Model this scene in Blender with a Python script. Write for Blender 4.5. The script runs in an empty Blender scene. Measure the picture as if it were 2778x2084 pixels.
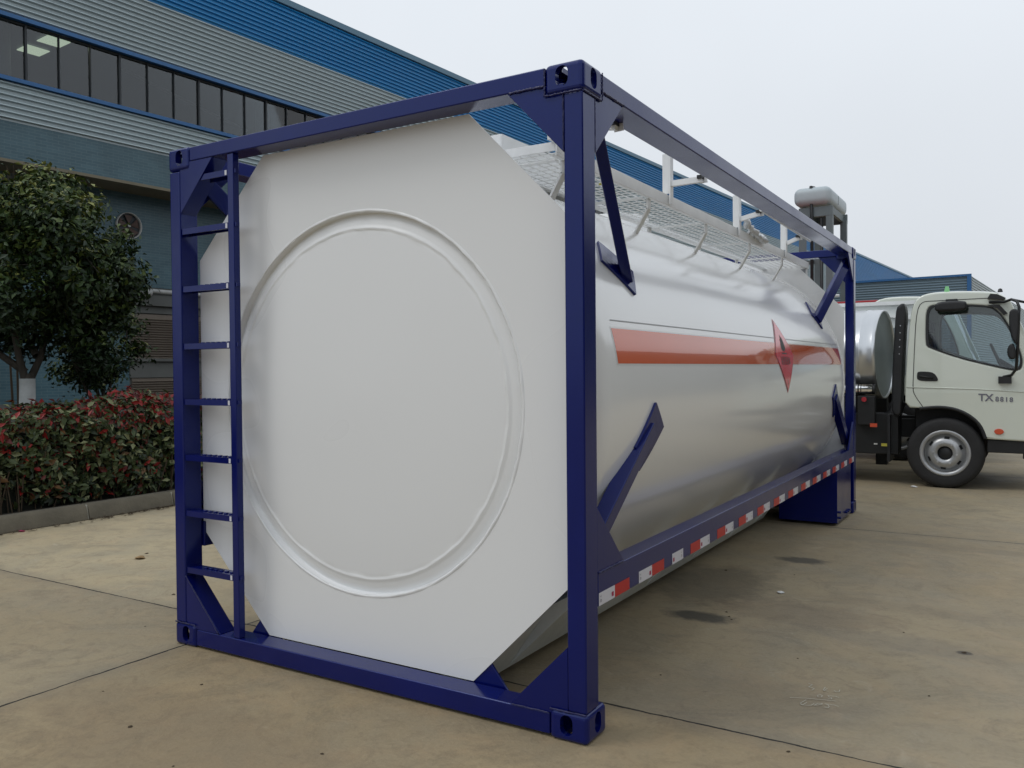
import bpy, bmesh, math, random
import numpy as np
from mathutils import Vector, Matrix
random.seed(7); rng = np.random.default_rng(7)
scene = bpy.context.scene
COL = scene.collection
R = math.radians

# ------------------------------------------------------------------ camera
YAW, PIT, ROL = -0.548576, -0.0172345, -0.0084613
fwd = Vector((math.sin(YAW)*math.cos(PIT), math.cos(YAW)*math.cos(PIT), math.sin(PIT)))
rgt = fwd.cross(Vector((0, 0, 1))).normalized(); upv = rgt.cross(fwd)
r2 = math.cos(ROL)*rgt + math.sin(ROL)*upv; u2 = -math.sin(ROL)*rgt + math.cos(ROL)*upv
cam = bpy.data.cameras.new('camera'); cam.sensor_width = 36; cam.lens = 36*2267.4/2778
cam.clip_start = 0.05; cam.clip_end = 2000
camo = bpy.data.objects.new('camera', cam); COL.objects.link(camo)
camo.matrix_world = Matrix(((r2.x, u2.x, -fwd.x, 3.8468), (r2.y, u2.y, -fwd.y, -2.8339), (r2.z, u2.z, -fwd.z, 1.44), (0, 0, 0, 1)))
scene.camera = camo

# ------------------------------------------------------------------ light
SUN_DIR = Vector((-0.50, -0.42, 0.90)).normalized()
sel = math.asin(SUN_DIR.z); saz = math.atan2(SUN_DIR.x, SUN_DIR.y)
w = bpy.data.worlds.new('World'); scene.world = w; w.use_nodes = True
nt = w.node_tree; nt.nodes.clear()
def N(t, **k):
    n = nt.nodes.new(t)
    for a, b in k.items(): setattr(n, a, b)
    return n
sky = N('ShaderNodeTexSky', sky_type='NISHITA'); sky.sun_disc = False
sky.sun_elevation = sel; sky.sun_rotation = saz; sky.air_density = 2; sky.dust_density = 5; sky.ozone_density = 1
hs = N('ShaderNodeHueSaturation'); hs.inputs['Saturation'].default_value = 0.25; hs.inputs['Value'].default_value = 0.6
nt.links.new(sky.outputs[0], hs.inputs['Color'])
tc = N('ShaderNodeTexCoord'); sep = N('ShaderNodeSeparateXYZ'); nt.links.new(tc.outputs['Generated'], sep.inputs[0])
ramp = N('ShaderNodeValToRGB'); e = ramp.color_ramp.elements
e[0].position = 0.0; e[0].color = (0.62, 0.655, 0.70, 1); e[1].position = 0.55; e[1].color = (0.77, 0.82, 0.88, 1)
nt.links.new(sep.outputs['Z'], ramp.inputs[0])
noi = N('ShaderNodeTexNoise'); noi.inputs['Scale'].default_value = 1.6; noi.inputs['Detail'].default_value = 4
nt.links.new(tc.outputs['Generated'], noi.inputs['Vector'])
mr = N('ShaderNodeMapRange'); mr.inputs['From Min'].default_value = 0.3; mr.inputs['From Max'].default_value = 0.7
mr.inputs['To Min'].default_value = 10.4; mr.inputs['To Max'].default_value = 11.4
nt.links.new(noi.outputs['Fac'], mr.inputs['Value'])
mul = N('ShaderNodeVectorMath', operation='SCALE'); nt.links.new(ramp.outputs[0], mul.inputs[0]); nt.links.new(mr.outputs[0], mul.inputs['Scale'])
mx = N('ShaderNodeMix', data_type='RGBA'); mx.inputs[0].default_value = 0.88
nt.links.new(hs.outputs[0], mx.inputs[6]); nt.links.new(mul.outputs[0], mx.inputs[7])
bg = N('ShaderNodeBackground'); bg.inputs['Strength'].default_value = 0.1
out = N('ShaderNodeOutputWorld'); nt.links.new(mx.outputs[2], bg.inputs[0]); nt.links.new(bg.outputs[0], out.inputs[0])
sl = bpy.data.lights.new('sun', 'SUN'); sl.energy = 0.6; sl.angle = R(22); sl.color = (1, 0.97, 0.92)
slo = bpy.data.objects.new('sun', sl); COL.objects.link(slo); slo.rotation_euler = SUN_DIR.to_track_quat('Z', 'Y').to_euler()
scene.view_settings.view_transform = 'Standard'; scene.view_settings.look = 'None'
scene.view_settings.exposure = 0.12; scene.view_settings.gamma = 1
scene.render.resolution_x = 1024; scene.render.resolution_y = 768

# ------------------------------------------------------------------ materials
def mat(name, col, rough=0.5, metal=0.0, coat=0.0, var=0.0, vscale=3.0, bump=0.0, bscale=40.0, spec=0.5, stretch=None, rvar=0.0, coatr=0.03):
    m = bpy.data.materials.new(name); m.use_nodes = True; t = m.node_tree; b = t.nodes['Principled BSDF']
    b.inputs['Base Color'].default_value = (*col, 1); b.inputs['Roughness'].default_value = rough
    b.inputs['Metallic'].default_value = metal; b.inputs['Coat Weight'].default_value = coat
    b.inputs['Coat Roughness'].default_value = coatr; b.inputs['Specular IOR Level'].default_value = spec
    L = t.links.new
    tcn = t.nodes.new('ShaderNodeTexCoord'); src = tcn.outputs['Object']
    if stretch:
        mp = t.nodes.new('ShaderNodeMapping'); mp.inputs['Scale'].default_value = stretch; L(src, mp.inputs[0]); src = mp.outputs[0]
    if var:
        n = t.nodes.new('ShaderNodeTexNoise'); n.inputs['Scale'].default_value = vscale; n.inputs['Detail'].default_value = 6
        n.inputs['Roughness'].default_value = 0.6; L(src, n.inputs['Vector'])
    if var:
        r = t.nodes.new('ShaderNodeMapRange'); r.inputs['From Min'].default_value = 0.3; r.inputs['From Max'].default_value = 0.7
        r.inputs['To Min'].default_value = 1-var; r.inputs['To Max'].default_value = 1+var; L(n.outputs['Fac'], r.inputs['Value'])
        s = t.nodes.new('ShaderNodeVectorMath'); s.operation = 'SCALE'; s.inputs[0].default_value = col; L(r.outputs[0], s.inputs['Scale']); L(s.outputs[0], b.inputs['Base Color'])
    if rvar:
        n = t.nodes.new('ShaderNodeTexNoise'); n.inputs['Scale'].default_value = vscale; n.inputs['Detail'].default_value = 1; L(src, n.inputs['Vector'])
        r = t.nodes.new('ShaderNodeMapRange'); r.inputs['From Min'].default_value = 0.3; r.inputs['From Max'].default_value = 0.7
        r.inputs['To Min'].default_value = max(0, rough-rvar); r.inputs['To Max'].default_value = rough+rvar; L(n.outputs['Fac'], r.inputs['Value']); L(r.outputs[0], b.inputs['Roughness'])
    if bump:
        n2 = t.nodes.new('ShaderNodeTexNoise'); n2.inputs['Scale'].default_value = bscale; n2.inputs['Detail'].default_value = 3 if bscale > 5 else 0; L(src, n2.inputs['Vector'])
        bp = t.nodes.new('ShaderNodeBump'); bp.inputs['Strength'].default_value = 1; bp.inputs['Distance'].default_value = bump; L(n2.outputs['Fac'], bp.inputs['Height']); L(bp.outputs[0], b.inputs['Normal'])
        if coat: L(bp.outputs[0], b.inputs['Coat Normal'])
    return m
def emis(name, col, s):
    m = mat(name, col); b = m.node_tree.nodes['Principled BSDF']; b.inputs['Emission Color'].default_value = (*col, 1); b.inputs['Emission Strength'].default_value = s; return m
def glass(name, tint, refl=0.12, rough=0.02, trans=0.5):
    m = bpy.data.materials.new(name); m.use_nodes = True; t = m.node_tree; t.nodes.clear(); L = t.links.new
    tr = t.nodes.new('ShaderNodeBsdfTransparent'); tr.inputs[0].default_value = (*tint, 1)
    gl = t.nodes.new('ShaderNodeBsdfGlossy'); gl.inputs['Roughness'].default_value = rough
    fr = t.nodes.new('ShaderNodeFresnel'); fr.inputs[0].default_value = 1.5
    ad = t.nodes.new('ShaderNodeMath'); ad.operation = 'ADD'; ad.inputs[1].default_value = refl; L(fr.outputs[0], ad.inputs[0])
    mxx = t.nodes.new('ShaderNodeMixShader'); L(ad.outputs[0], mxx.inputs[0]); L(tr.outputs[0], mxx.inputs[1]); L(gl.outputs[0], mxx.inputs[2])
    o = t.nodes.new('ShaderNodeOutputMaterial'); L(mxx.outputs[0], o.inputs[0]); return m

M = {}
M['navy'] = mat('navy_paint', (0.0022, 0.0058, 0.098), 0.20, coat=0.0, spec=0.62, var=0.10, vscale=2.5, bump=0.0004, bscale=9, rvar=0.06, coatr=0.08)
M['navy'].node_tree.nodes['Principled BSDF'].inputs['Specular Tint'].default_value = (0.52, 0.62, 1.0, 1)
M['weld'] = mat('navy_weld', (0.006, 0.008, 0.075), 0.35, bump=0.003, bscale=120)
M['plate'] = mat('white_plate_paint', (0.78, 0.79, 0.795), 0.30, var=0, vscale=1.1, bump=0.004, bscale=1.6, spec=0.5, rvar=0.06)
M['tank'] = mat('pearl_white_tank_paint', (0.84, 0.842, 0.835), 0.24, metal=0.10, coat=0.6, var=0, vscale=1.3, bump=0.006, bscale=1.1, rvar=0.03, coatr=0.11)
M['walk'] = mat('white_steel_paint', (0.80, 0.81, 0.81), 0.4, var=0.06, vscale=6)
M['skirt'] = mat('grey_white_steel', (0.66, 0.69, 0.68), 0.45, var=0.12, vscale=4)
M['orange'] = mat('orange_film', (0.66, 0.105, 0.018), 0.16, coat=0.75, coatr=0.01, var=0.04, vscale=2, bump=0.0008, bscale=2)
M['red'] = mat('red_film', (0.72, 0.012, 0.035), 0.2, coat=0.55, coatr=0.01)
M['wfilm'] = mat('white_film', (0.72, 0.72, 0.70), 0.2, coat=0.5)
M['dline'] = mat('grey_line', (0.28, 0.28, 0.28), 0.4)
M['ink'] = mat('black_ink', (0.02, 0.02, 0.02), 0.5)
M['tapered'] = mat('red_reflective_tape', (0.46, 0.008, 0.010), 0.35, coat=0.0)
M['tapewhite'] = mat('white_reflective_tape', (0.62, 0.62, 0.68), 0.3, coat=0.3)
M['tapered2'] = mat('crimson_print', (0.35, 0.01, 0.08), 0.4)
M['greyprint'] = mat('grey_print', (0.16, 0.16, 0.2), 0.5)
M['corr'] = mat('grey_corrugated_sheet', (0.36, 0.43, 0.45), 0.4, metal=0.1, var=0.06, vscale=0.5, stretch=(1, 0.15, 1))
M['blue'] = mat('blue_corrugated_sheet', (0.010, 0.205, 0.47), 0.38, var=0.08, vscale=0.5, stretch=(1, 0.15, 1))
M['bluetrim'] = mat('blue_trim', (0.02, 0.115, 0.30), 0.4, var=0.1)
M['corrdark'] = mat('slate_corrugated_sheet', (0.13, 0.19, 0.235), 0.4, metal=0.1, var=0.06, vscale=0.3)
M['coping'] = mat('grey_blue_coping', (0.09, 0.19, 0.27), 0.4)
M['darkin'] = mat('dark_interior', (0.10, 0.115, 0.125), 0.8, var=0.2, vscale=0.7)
M['column'] = mat('pale_column', (0.5, 0.52, 0.5), 0.6)
M['mull'] = mat('dark_mullion', (0.02, 0.025, 0.03), 0.5)
M['soffit'] = mat('tan_soffit', (0.19, 0.17, 0.12), 0.8, var=0.1)
M['concw'] = mat('grey_render', (0.10, 0.105, 0.10), 0.8, var=0.15, vscale=1.5)
M['louvre'] = mat('brown_louvre', (0.15, 0.125, 0.10), 0.5, var=0.08)
M['duct'] = mat('white_duct', (0.42, 0.43, 0.42), 0.5, var=0.15, vscale=5)
M['fanblade'] = mat('brown_fan', (0.08, 0.05, 0.042), 0.6)
M['black'] = mat('black_plastic', (0.012, 0.013, 0.015), 0.45, var=0.2, vscale=5)
M['rubber'] = mat('tyre_rubber', (0.018, 0.018, 0.019), 0.75, var=0.2, vscale=6, bump=0.002, bscale=60)
M['cab'] = mat('cream_cab_paint', (0.66, 0.70, 0.62), 0.3, coat=0.8, var=0.02, vscale=1)
M['gap'] = mat('door_gap', (0.03, 0.03, 0.03), 0.8)
M['rim'] = mat('silver_rim', (0.42, 0.43, 0.44), 0.35, metal=0.55, var=0.1, vscale=8)
M['chrome'] = mat('polished_steel', (0.9, 0.9, 0.9), 0.06, metal=1)
M['alu'] = mat('brushed_aluminium', (0.62, 0.64, 0.66), 0.28, metal=0.85, var=0.05, vscale=2, bump=0.002, bscale=2)
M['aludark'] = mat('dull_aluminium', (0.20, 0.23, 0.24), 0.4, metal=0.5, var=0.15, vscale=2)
M['chassis'] = mat('dark_chassis', (0.009, 0.010, 0.011), 0.6, var=0.3, vscale=4)
M['orangel'] = mat('orange_lens', (0.6, 0.07, 0.02), 0.2, coat=1)
M['redl'] = mat('red_lens', (0.4, 0.01, 0.02), 0.2, coat=1)
M['yellow'] = mat('yellow_label', (0.42, 0.38, 0.05), 0.5)
M['green'] = mat('pale_green_plastic', (0.25, 0.60, 0.28), 0.4)
M['seat'] = mat('grey_seat_cloth', (0.06, 0.065, 0.075), 0.9, var=0.2)
M['redpaint'] = mat('red_truck_paint', (0.40, 0.015, 0.02), 0.35)
M['steelgrey'] = mat('blue_grey_steel', (0.135, 0.165, 0.175), 0.5, var=0.12, vscale=2)
M['tankgrey'] = mat('pale_grey_plastic', (0.46, 0.52, 0.55), 0.45, var=0.06, vscale=2)
M['kerb'] = mat('kerb_concrete', (0.125, 0.110, 0.080), 0.9, var=0.18, vscale=5, bump=0.004, bscale=40)
M['mortar'] = mat('pale_mortar', (0.36, 0.35, 0.30), 0.9)
M['soil'] = mat('dark_soil', (0.03, 0.026, 0.02), 1.0, var=0.3, vscale=8, bump=0.03, bscale=12)
M['bark'] = mat('grey_brown_bark', (0.055, 0.048, 0.038), 0.9, var=0.3, vscale=14, bump=0.006, bscale=30, stretch=(1, 1, 0.3))
M['limewash'] = mat('white_limewash', (0.46, 0.48, 0.47), 0.9, var=0.15, vscale=10)
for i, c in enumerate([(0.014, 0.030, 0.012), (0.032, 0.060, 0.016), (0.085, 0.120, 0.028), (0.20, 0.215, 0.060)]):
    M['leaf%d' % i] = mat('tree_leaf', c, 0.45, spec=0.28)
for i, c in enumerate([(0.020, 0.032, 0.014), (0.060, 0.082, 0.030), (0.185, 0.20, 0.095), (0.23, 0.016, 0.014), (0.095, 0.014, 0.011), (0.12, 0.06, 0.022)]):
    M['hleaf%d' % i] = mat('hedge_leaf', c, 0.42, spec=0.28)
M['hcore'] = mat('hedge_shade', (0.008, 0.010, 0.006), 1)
M['twig'] = mat('brown_twig', (0.07, 0.05, 0.03), 0.9)
M['dead'] = mat('dead_leaf', (0.05, 0.032, 0.015), 0.8)
M['tanleaf'] = mat('tan_leaf', (0.28, 0.18, 0.08), 0.8)
M['paper'] = mat('white_paper', (0.7, 0.7, 0.68), 0.7)
M['pink'] = mat('pink_wrapper', (0.55, 0.04, 0.16), 0.5)
M['chalk'] = mat('white_chalk', (0.50, 0.48, 0.40), 0.95)
M['film'] = mat('clear_crumpled_film', (0.62, 0.64, 0.66), 0.25, coat=0.6, bump=0.01, bscale=25)
M['glass'] = glass('tinted_window_glass', (0.50, 0.55, 0.58), 0.04)
M['cabglass'] = glass('cab_window_glass', (0.80, 0.86, 0.88), 0.03)
M['lamp'] = emis('warm_ceiling_light', (0.80, 0.82, 0.55), 1.5)

def ground_mat():
    m = bpy.data.materials.new('worn_concrete_yard'); m.use_nodes = True; t = m.node_tree; L = t.links.new; b = t.nodes['Principled BSDF']
    def n(ty, **k):
        x = t.nodes.new(ty)
        for a, v in k.items(): setattr(x, a, v)
        return x
    g = n('ShaderNodeNewGeometry'); sp = n('ShaderNodeSeparateXYZ'); L(g.outputs['Position'], sp.inputs[0])
    def noise(sc, det, vec=None, rough=0.6, dist=0.0):
        x = n('ShaderNodeTexNoise'); x.inputs['Scale'].default_value = sc; x.inputs['Detail'].default_value = det; x.inputs['Roughness'].default_value = rough; x.inputs['Distortion'].default_value = dist
        L(vec or g.outputs['Position'], x.inputs['Vector']); return x.outputs['Fac']
    def rng_(v, a, b2, c, d):
        x = n('ShaderNodeMapRange'); x.inputs['From Min'].default_value = a; x.inputs['From Max'].default_value = b2; x.inputs['To Min'].default_value = c; x.inputs['To Max'].default_value = d; L(v, x.inputs['Value']); return x.outputs[0]
    def mth(op, a, b2=None):
        x = n('ShaderNodeMath', operation=op)
        if isinstance(a, (int, float)): x.inputs[0].default_value = a
        else: L(a, x.inputs[0])
        if b2 is not None:
            if isinstance(b2, (int, float)): x.inputs[1].default_value = b2
            else: L(b2, x.inputs[1])
        return x.outputs[0]
    def mixc(f, a, b2):
        x = n('ShaderNodeMix', data_type='RGBA')
        if isinstance(f, float): x.inputs[0].default_value = f
        else: L(f, x.inputs[0])
        for i, v in ((6, a), (7, b2)):
            if isinstance(v, tuple): x.inputs[i].default_value = (*v, 1)
            else: L(v, x.inputs[i])
        return x.outputs[2]
    c = mixc(rng_(noise(0.35, 6), 0.35, 0.65, 0, 1), (0.262, 0.206, 0.124), (0.352, 0.288, 0.182))
    c = mixc(rng_(noise(1.7, 8, dist=0.6), 0.42, 0.68, 0, 0.75), c, (0.245, 0.215, 0.155))
    c = mixc(rng_(noise(3.1, 8, dist=1.2), 0.5, 0.72, 0, 0.55), c, (0.350, 0.262, 0.160))
    c = mixc(rng_(noise(1.1, 9, dist=2.5, rough=0.72), 0.52, 0.70, 0, 0.75), c, (0.170, 0.145, 0.102))
    c = mixc(rng_(noise(14, 6), 0.55, 0.75, 0, 0.45), c, (0.17, 0.14, 0.095))
    c = mixc(rng_(noise(5.5, 9, dist=1.6, rough=0.72), 0.50, 0.66, 0, 0.55), c, (0.19, 0.15, 0.10))
    c = mixc(rng_(noise(4.1, 9, dist=1.9, rough=0.7), 0.60, 0.72, 0, 0.4), c, (0.42, 0.37, 0.28))
    c = mixc(rng_(noise(60, 3), 0.3, 0.7, 0, 0.30), c, (0.37, 0.315, 0.22))
    # oily wheel stains with soft irregular edges
    wob = rng_(noise(9, 5), 0, 1, -0.5, 0.5)
    for (cx, cy, rx, ry, s, col) in ((2.26, 1.84, 0.20, 0.085, 0.85, (0.055, 0.052, 0.045)), (2.44, 3.58, 0.16, 0.10, 0.8, (0.06, 0.056, 0.048)), (2.1, 2.6, 0.35, 0.5, 0.5, (0.10, 0.085, 0.062)), (3.6, 1.9, 0.035, 0.03, 0.9, (0.04, 0.035, 0.03)),
                                     (2.75, 0.75, 0.5, 0.3, 0.25, (0.15, 0.13, 0.1)), (1.0, -0.75, 0.9, 0.35, 0.35, (0.21, 0.165, 0.115)), (3.2, 2.6, 0.6, 0.12, 0.2, (0.16, 0.13, 0.095)), (2.75, 2.2, 0.5, 0.25, 0.35, (0.17, 0.125, 0.085)), (3.3, 1.9, 0.5, 0.14, 0.3, (0.17, 0.15, 0.12)), (-0.3, 0.9, 0.35, 0.14, 0.3, (0.15, 0.14, 0.11)), (3.7, 4.6, 1.2, 0.10, 0.25, (0.15, 0.13, 0.10))):
        dx = mth('DIVIDE', mth('SUBTRACT', sp.outputs['X'], cx), rx); dy = mth('DIVIDE', mth('SUBTRACT', sp.outputs['Y'], cy), ry)
        d = mth('ADD', mth('SQRT', mth('ADD', mth('MULTIPLY', dx, dx), mth('MULTIPLY', dy, dy))), mth('MULTIPLY', wob, 1.3))
        f = rng_(d, 0.75, 1.25, s, 0.0)
        c = mixc(f, c, col)
    # tone scaled by quadrant about the two near joints
    def quadmask(xlt, ygt):
        a = mth('LESS_THAN' if xlt else 'GREATER_THAN', sp.outputs['X'], 0.07); b3 = mth('GREATER_THAN' if ygt else 'LESS_THAN', sp.outputs['Y'], 0.42); return mth('MULTIPLY', a, b3)
    def scl(f, k, c_):
        x = n('ShaderNodeVectorMath', operation='MULTIPLY'); L(c_, x.inputs[0]); x.inputs[1].default_value = k; return mixc(f, c_, x.outputs[0])
    c = scl(quadmask(True, True), (1.24, 1.26, 1.27), c); c = scl(quadmask(False, False), (1.0, 0.96, 0.90), c); c = scl(quadmask(False, True), (1.04, 1.05, 1.07), c)
    # slab joints (5 m grid) with a slightly ragged edge
    wj = rng_(noise(7, 5), 0, 1, -0.012, 0.012)
    wd = rng_(noise(2.3, 4), 0.3, 0.7, 0.003, 0.009)
    for ax, off, per in (('X', 0.07, 4.85), ('Y', 0.42, 4.62)):
        v = mth('ADD', sp.outputs[ax], wj); v = mth('SUBTRACT', v, off); 
        v = mth('ABSOLUTE', mth('SUBTRACT', mth('MODULO', mth('ADD', v, per*100.5), per), per*0.5))
        c = mixc(rng_(v, 0.02, 0.12, 0.25, 0.0), c, (0.17, 0.155, 0.125))
        lt = mth('LESS_THAN', v, wd); c = mixc(lt, c, (0.022, 0.02, 0.017))
    L(c, b.inputs['Base Color']); L(rng_(noise(2, 5), 0.3, 0.7, 0.62, 0.85), b.inputs['Roughness'])
    b.inputs['Specular IOR Level'].default_value = 0.35
    bp = n('ShaderNodeBump'); bp.inputs['Strength'].default_value = 0.6; bp.inputs['Distance'].default_value = 0.006; L(noise(45, 8), bp.inputs['Height']); L(bp.outputs[0], b.inputs['Normal'])
    return m
M['ground'] = ground_mat()

def tile_mat():
    m = bpy.data.materials.new('blue_grey_wall_tiles'); m.use_nodes = True; t = m.node_tree; L = t.links.new; b = t.nodes['Principled BSDF']
    tcn = t.nodes.new('ShaderNodeTexCoord'); sp = t.nodes.new('ShaderNodeSeparateXYZ'); cb = t.nodes.new('ShaderNodeCombineXYZ')
    L(tcn.outputs['Object'], sp.inputs[0]); L(sp.outputs['Y'], cb.inputs['X']); L(sp.outputs['Z'], cb.inputs['Y'])
    br = t.nodes.new('ShaderNodeTexBrick'); L(cb.outputs[0], br.inputs['Vector'])
    br.inputs['Color1'].default_value = (0.046, 0.104, 0.132, 1); br.inputs['Color2'].default_value = (0.062, 0.128, 0.158, 1); br.inputs['Mortar'].default_value = (0.10, 0.16, 0.18, 1)
    br.inputs['Scale'].default_value = 1; br.inputs['Mortar Size'].default_value = 0.006; br.inputs['Brick Width'].default_value = 0.25; br.inputs['Row Height'].default_value = 0.068
    br.inputs['Mortar Smooth'].default_value = 0.2
    nn = t.nodes.new('ShaderNodeTexNoise'); nn.inputs['Scale'].default_value = 0.8; nn.inputs['Detail'].default_value = 6; L(tcn.outputs['Object'], nn.inputs['Vector'])
    r = t.nodes.new('ShaderNodeMapRange'); r.inputs['From Min'].default_value = 0.3; r.inputs['From Max'].default_value = 0.7; r.inputs['To Min'].default_value = 0.8; r.inputs['To Max'].default_value = 1.15; L(nn.outputs['Fac'], r.inputs['Value'])
    s = t.nodes.new('ShaderNodeVectorMath'); s.operation = 'SCALE'; L(br.outputs['Color'], s.inputs[0]); L(r.outputs[0], s.inputs['Scale']); L(s.outputs[0], b.inputs['Base Color'])
    b.inputs['Roughness'].default_value = 0.4
    return m
M['tile'] = tile_mat()

# ------------------------------------------------------------------ mesh helpers
class MB:
    def __init__(s): s.v = []; s.f = []; s.m = []; s.sm = []
    def add(s, vs, fs, mi=0, smooth=False):
        o = len(s.v); s.v += [tuple(p) for p in vs]; s.f += [tuple(i+o for i in f) for f in fs]; s.m += [mi]*len(fs); s.sm += [smooth]*len(fs)
    def box(s, x0, x1, y0, y1, z0, z1, mi=0):
        s.add([(x0, y0, z0), (x1, y0, z0), (x1, y1, z0), (x0, y1, z0), (x0, y0, z1), (x1, y0, z1), (x1, y1, z1), (x0, y1, z1)],
              [(0, 3, 2, 1), (4, 5, 6, 7), (0, 1, 5, 4), (1, 2, 6, 5), (2, 3, 7, 6), (3, 0, 4, 7)], mi)
    def beam(s, a, b, w_, h_, up=(0, 0, 1), mi=0):
        a = Vector(a); b = Vector(b); d = (b-a).normalized(); u = Vector(up); x = d.cross(u).normalized(); y = x.cross(d)
        vs = []
        for p in (a, b):
            for sx, sy in ((-1, -1), (1, -1), (1, 1), (-1, 1)): vs.append(p + x*sx*w_/2 + y*sy*h_/2)
        s.add(vs, [(3, 2, 1, 0), (4, 5, 6, 7), (0, 1, 5, 4), (1, 2, 6, 5), (2, 3, 7, 6), (3, 0, 4, 7)], mi)
    def tube(s, pts, rad, seg=10, mi=0, cap=True):
        pts = [Vector(p) for p in pts]; n = len(pts); rr = rad if isinstance(rad, (list, tuple)) else [rad]*n
        vs = []; fs = []; prev = None
        for i, p in enumerate(pts):
            d = (pts[min(i+1, n-1)]-pts[max(i-1, 0)]).normalized()
            if prev is None: x = d.orthogonal().normalized()
            else: x = (prev - d*prev.dot(d)).normalized()
            prev = x; y = d.cross(x)
            for k in range(seg):
                a = 2*math.pi*k/seg; vs.append(p + (x*math.cos(a)+y*math.sin(a))*rr[i])
        for i in range(n-1):
            for k in range(seg):
                k2 = (k+1) % seg; fs.append((i*seg+k, i*seg+k2, (i+1)*seg+k2, (i+1)*seg+k))
        s.add(vs, fs, mi, True)
        if cap: s.add(vs[:seg], [tuple(range(seg-1, -1, -1))], mi); s.add(vs[-seg:], [tuple(range(seg))], mi)
    def prism(s, poly, lo, hi, axis='y', mi=0):
        n = len(poly)
        def P(p, c): return (p[0], c, p[1]) if axis == 'y' else ((c, p[0], p[1]) if axis == 'x' else (p[0], p[1], c))
        vs = [P(p, lo) for p in poly]+[P(p, hi) for p in poly]
        s.add(vs, [tuple(range(n)), tuple(range(2*n-1, n-1, -1))]+[(i, n+i, n+(i+1) % n, (i+1) % n) for i in range(n)], mi)
    def lathe(s, prof, c, axis='y', seg=64, mi=0, smooth=True):
        # prof: (r, t) along axis
        vs = []; fs = []; n = len(prof)
        for r, t_ in prof:
            for k in range(seg):
                a = 2*math.pi*k/seg; ca, sa = math.cos(a)*r, math.sin(a)*r
                vs.append({'y': (c[0]+ca, c[1]+t_, c[2]+sa), 'x': (c[0]+t_, c[1]+ca, c[2]+sa), 'z': (c[0]+ca, c[1]+sa, c[2]+t_)}[axis])
        for i in range(n-1):
            for k in range(seg):
                k2 = (k+1) % seg; fs.append((i*seg+k, i*seg+k2, (i+1)*seg+k2, (i+1)*seg+k))
        s.add(vs, fs, mi, smooth)
    def build(s, name, mats, parent=None, bevel=0, fix=True, bseg=2):
        me = bpy.data.meshes.new(name); me.from_pydata(s.v, [], s.f)
        if not isinstance(mats, (list, tuple)): mats = [mats]
        for m in mats: me.materials.append(m)
        me.polygons.foreach_set('material_index', s.m); me.polygons.foreach_set('use_smooth', s.sm); me.update()
        if fix:
            bm = bmesh.new(); bm.from_mesh(me); bmesh.ops.remove_doubles(bm, verts=bm.verts, dist=1e-5); bmesh.ops.recalc_face_normals(bm, faces=bm.faces); bm.to_mesh(me); bm.free()
        o = bpy.data.objects.new(name, me); COL.objects.link(o)
        if parent: o.parent = parent
        if bevel:
            md = o.modifiers.new('bevel', 'BEVEL'); md.width = bevel; md.segments = bseg; md.limit_method = 'ANGLE'; md.angle_limit = R(40); md.harden_normals = True
            me.polygons.foreach_set('use_smooth', [True]*len(me.polygons))
            if hasattr(me, 'use_auto_smooth'): pass
        return o
def tag(o, label=None, cat=None, group=None, kind=None):
    if label: o['label'] = label
    if cat: o['category'] = cat
    if group: o['group'] = group
    if kind: o['kind'] = kind
    return o
def empty(name, loc=(0, 0, 0), rz=0, **k):
    o = bpy.data.objects.new(name, None); COL.objects.link(o); o.location = loc; o.rotation_euler = (0, 0, rz); o.empty_display_size = 0.2
    return tag(o, **k)
def copy_tree(o, parent=None):
    c = o.copy(); COL.objects.link(c); c.parent = parent
    for ch in list(o.children): copy_tree(ch, c)
    return c
def chaikin(p, n=2, closed=True):
    for _ in range(n):
        q = []; m_ = len(p)
        for i in range(m_ if closed else m_-1):
            a, b = p[i], p[(i+1) % m_]; q += [(a[0]*.75+b[0]*.25, a[1]*.75+b[1]*.25), (a[0]*.25+b[0]*.75, a[1]*.25+b[1]*.75)]
        if not closed: q = [p[0]]+q+[p[-1]]
        p = q
    return p
def flat(outline, holes=(), thick=0.02, bevel=0.0, bres=2):
    """2D curve with holes -> (verts(x, depth, z), faces)"""
    cu = bpy.data.curves.new('tmp', 'CURVE'); cu.dimensions = '2D'; cu.fill_mode = 'BOTH'; cu.extrude = max(0, thick/2-bevel); cu.bevel_depth = bevel; cu.bevel_resolution = bres; cu.offset = -bevel
    for pl in [outline]+list(holes):
        sp = cu.splines.new('POLY'); sp.points.add(len(pl)-1); sp.use_cyclic_u = True
        for i, p in enumerate(pl): sp.points[i].co = (p[0], p[1], 0, 1)
    ob = bpy.data.objects.new('tmp', cu); COL.objects.link(ob)
    dg = bpy.context.evaluated_depsgraph_get(); me = ob.evaluated_get(dg).to_mesh()
    vs = [(v.co.x, v.co.z, v.co.y) for v in me.vertices]; fs = [tuple(p.vertices) for p in me.polygons]
    ob.evaluated_get(dg).to_mesh_clear(); bpy.data.objects.remove(ob); bpy.data.curves.remove(cu)
    return vs, fs
def text_mesh(s, size, extrude=0.0006, spacing=1.0, bold=False):
    cu = bpy.data.curves.new('tmp', 'FONT'); cu.body = s; cu.size = size; cu.extrude = extrude; cu.align_x = 'CENTER'; cu.align_y = 'CENTER'; cu.space_character = spacing
    if bold: cu.offset = size*0.02
    ob = bpy.data.objects.new('tmp', cu); COL.objects.link(ob); dg = bpy.context.evaluated_depsgraph_get(); me = ob.evaluated_get(dg).to_mesh()
    vs = [(v.co.x, v.co.y, v.co.z) for v in me.vertices]; fs = [tuple(p.vertices) for p in me.polygons]
    ob.evaluated_get(dg).to_mesh_clear(); bpy.data.objects.remove(ob); bpy.data.curves.remove(cu); return vs, fs
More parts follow.
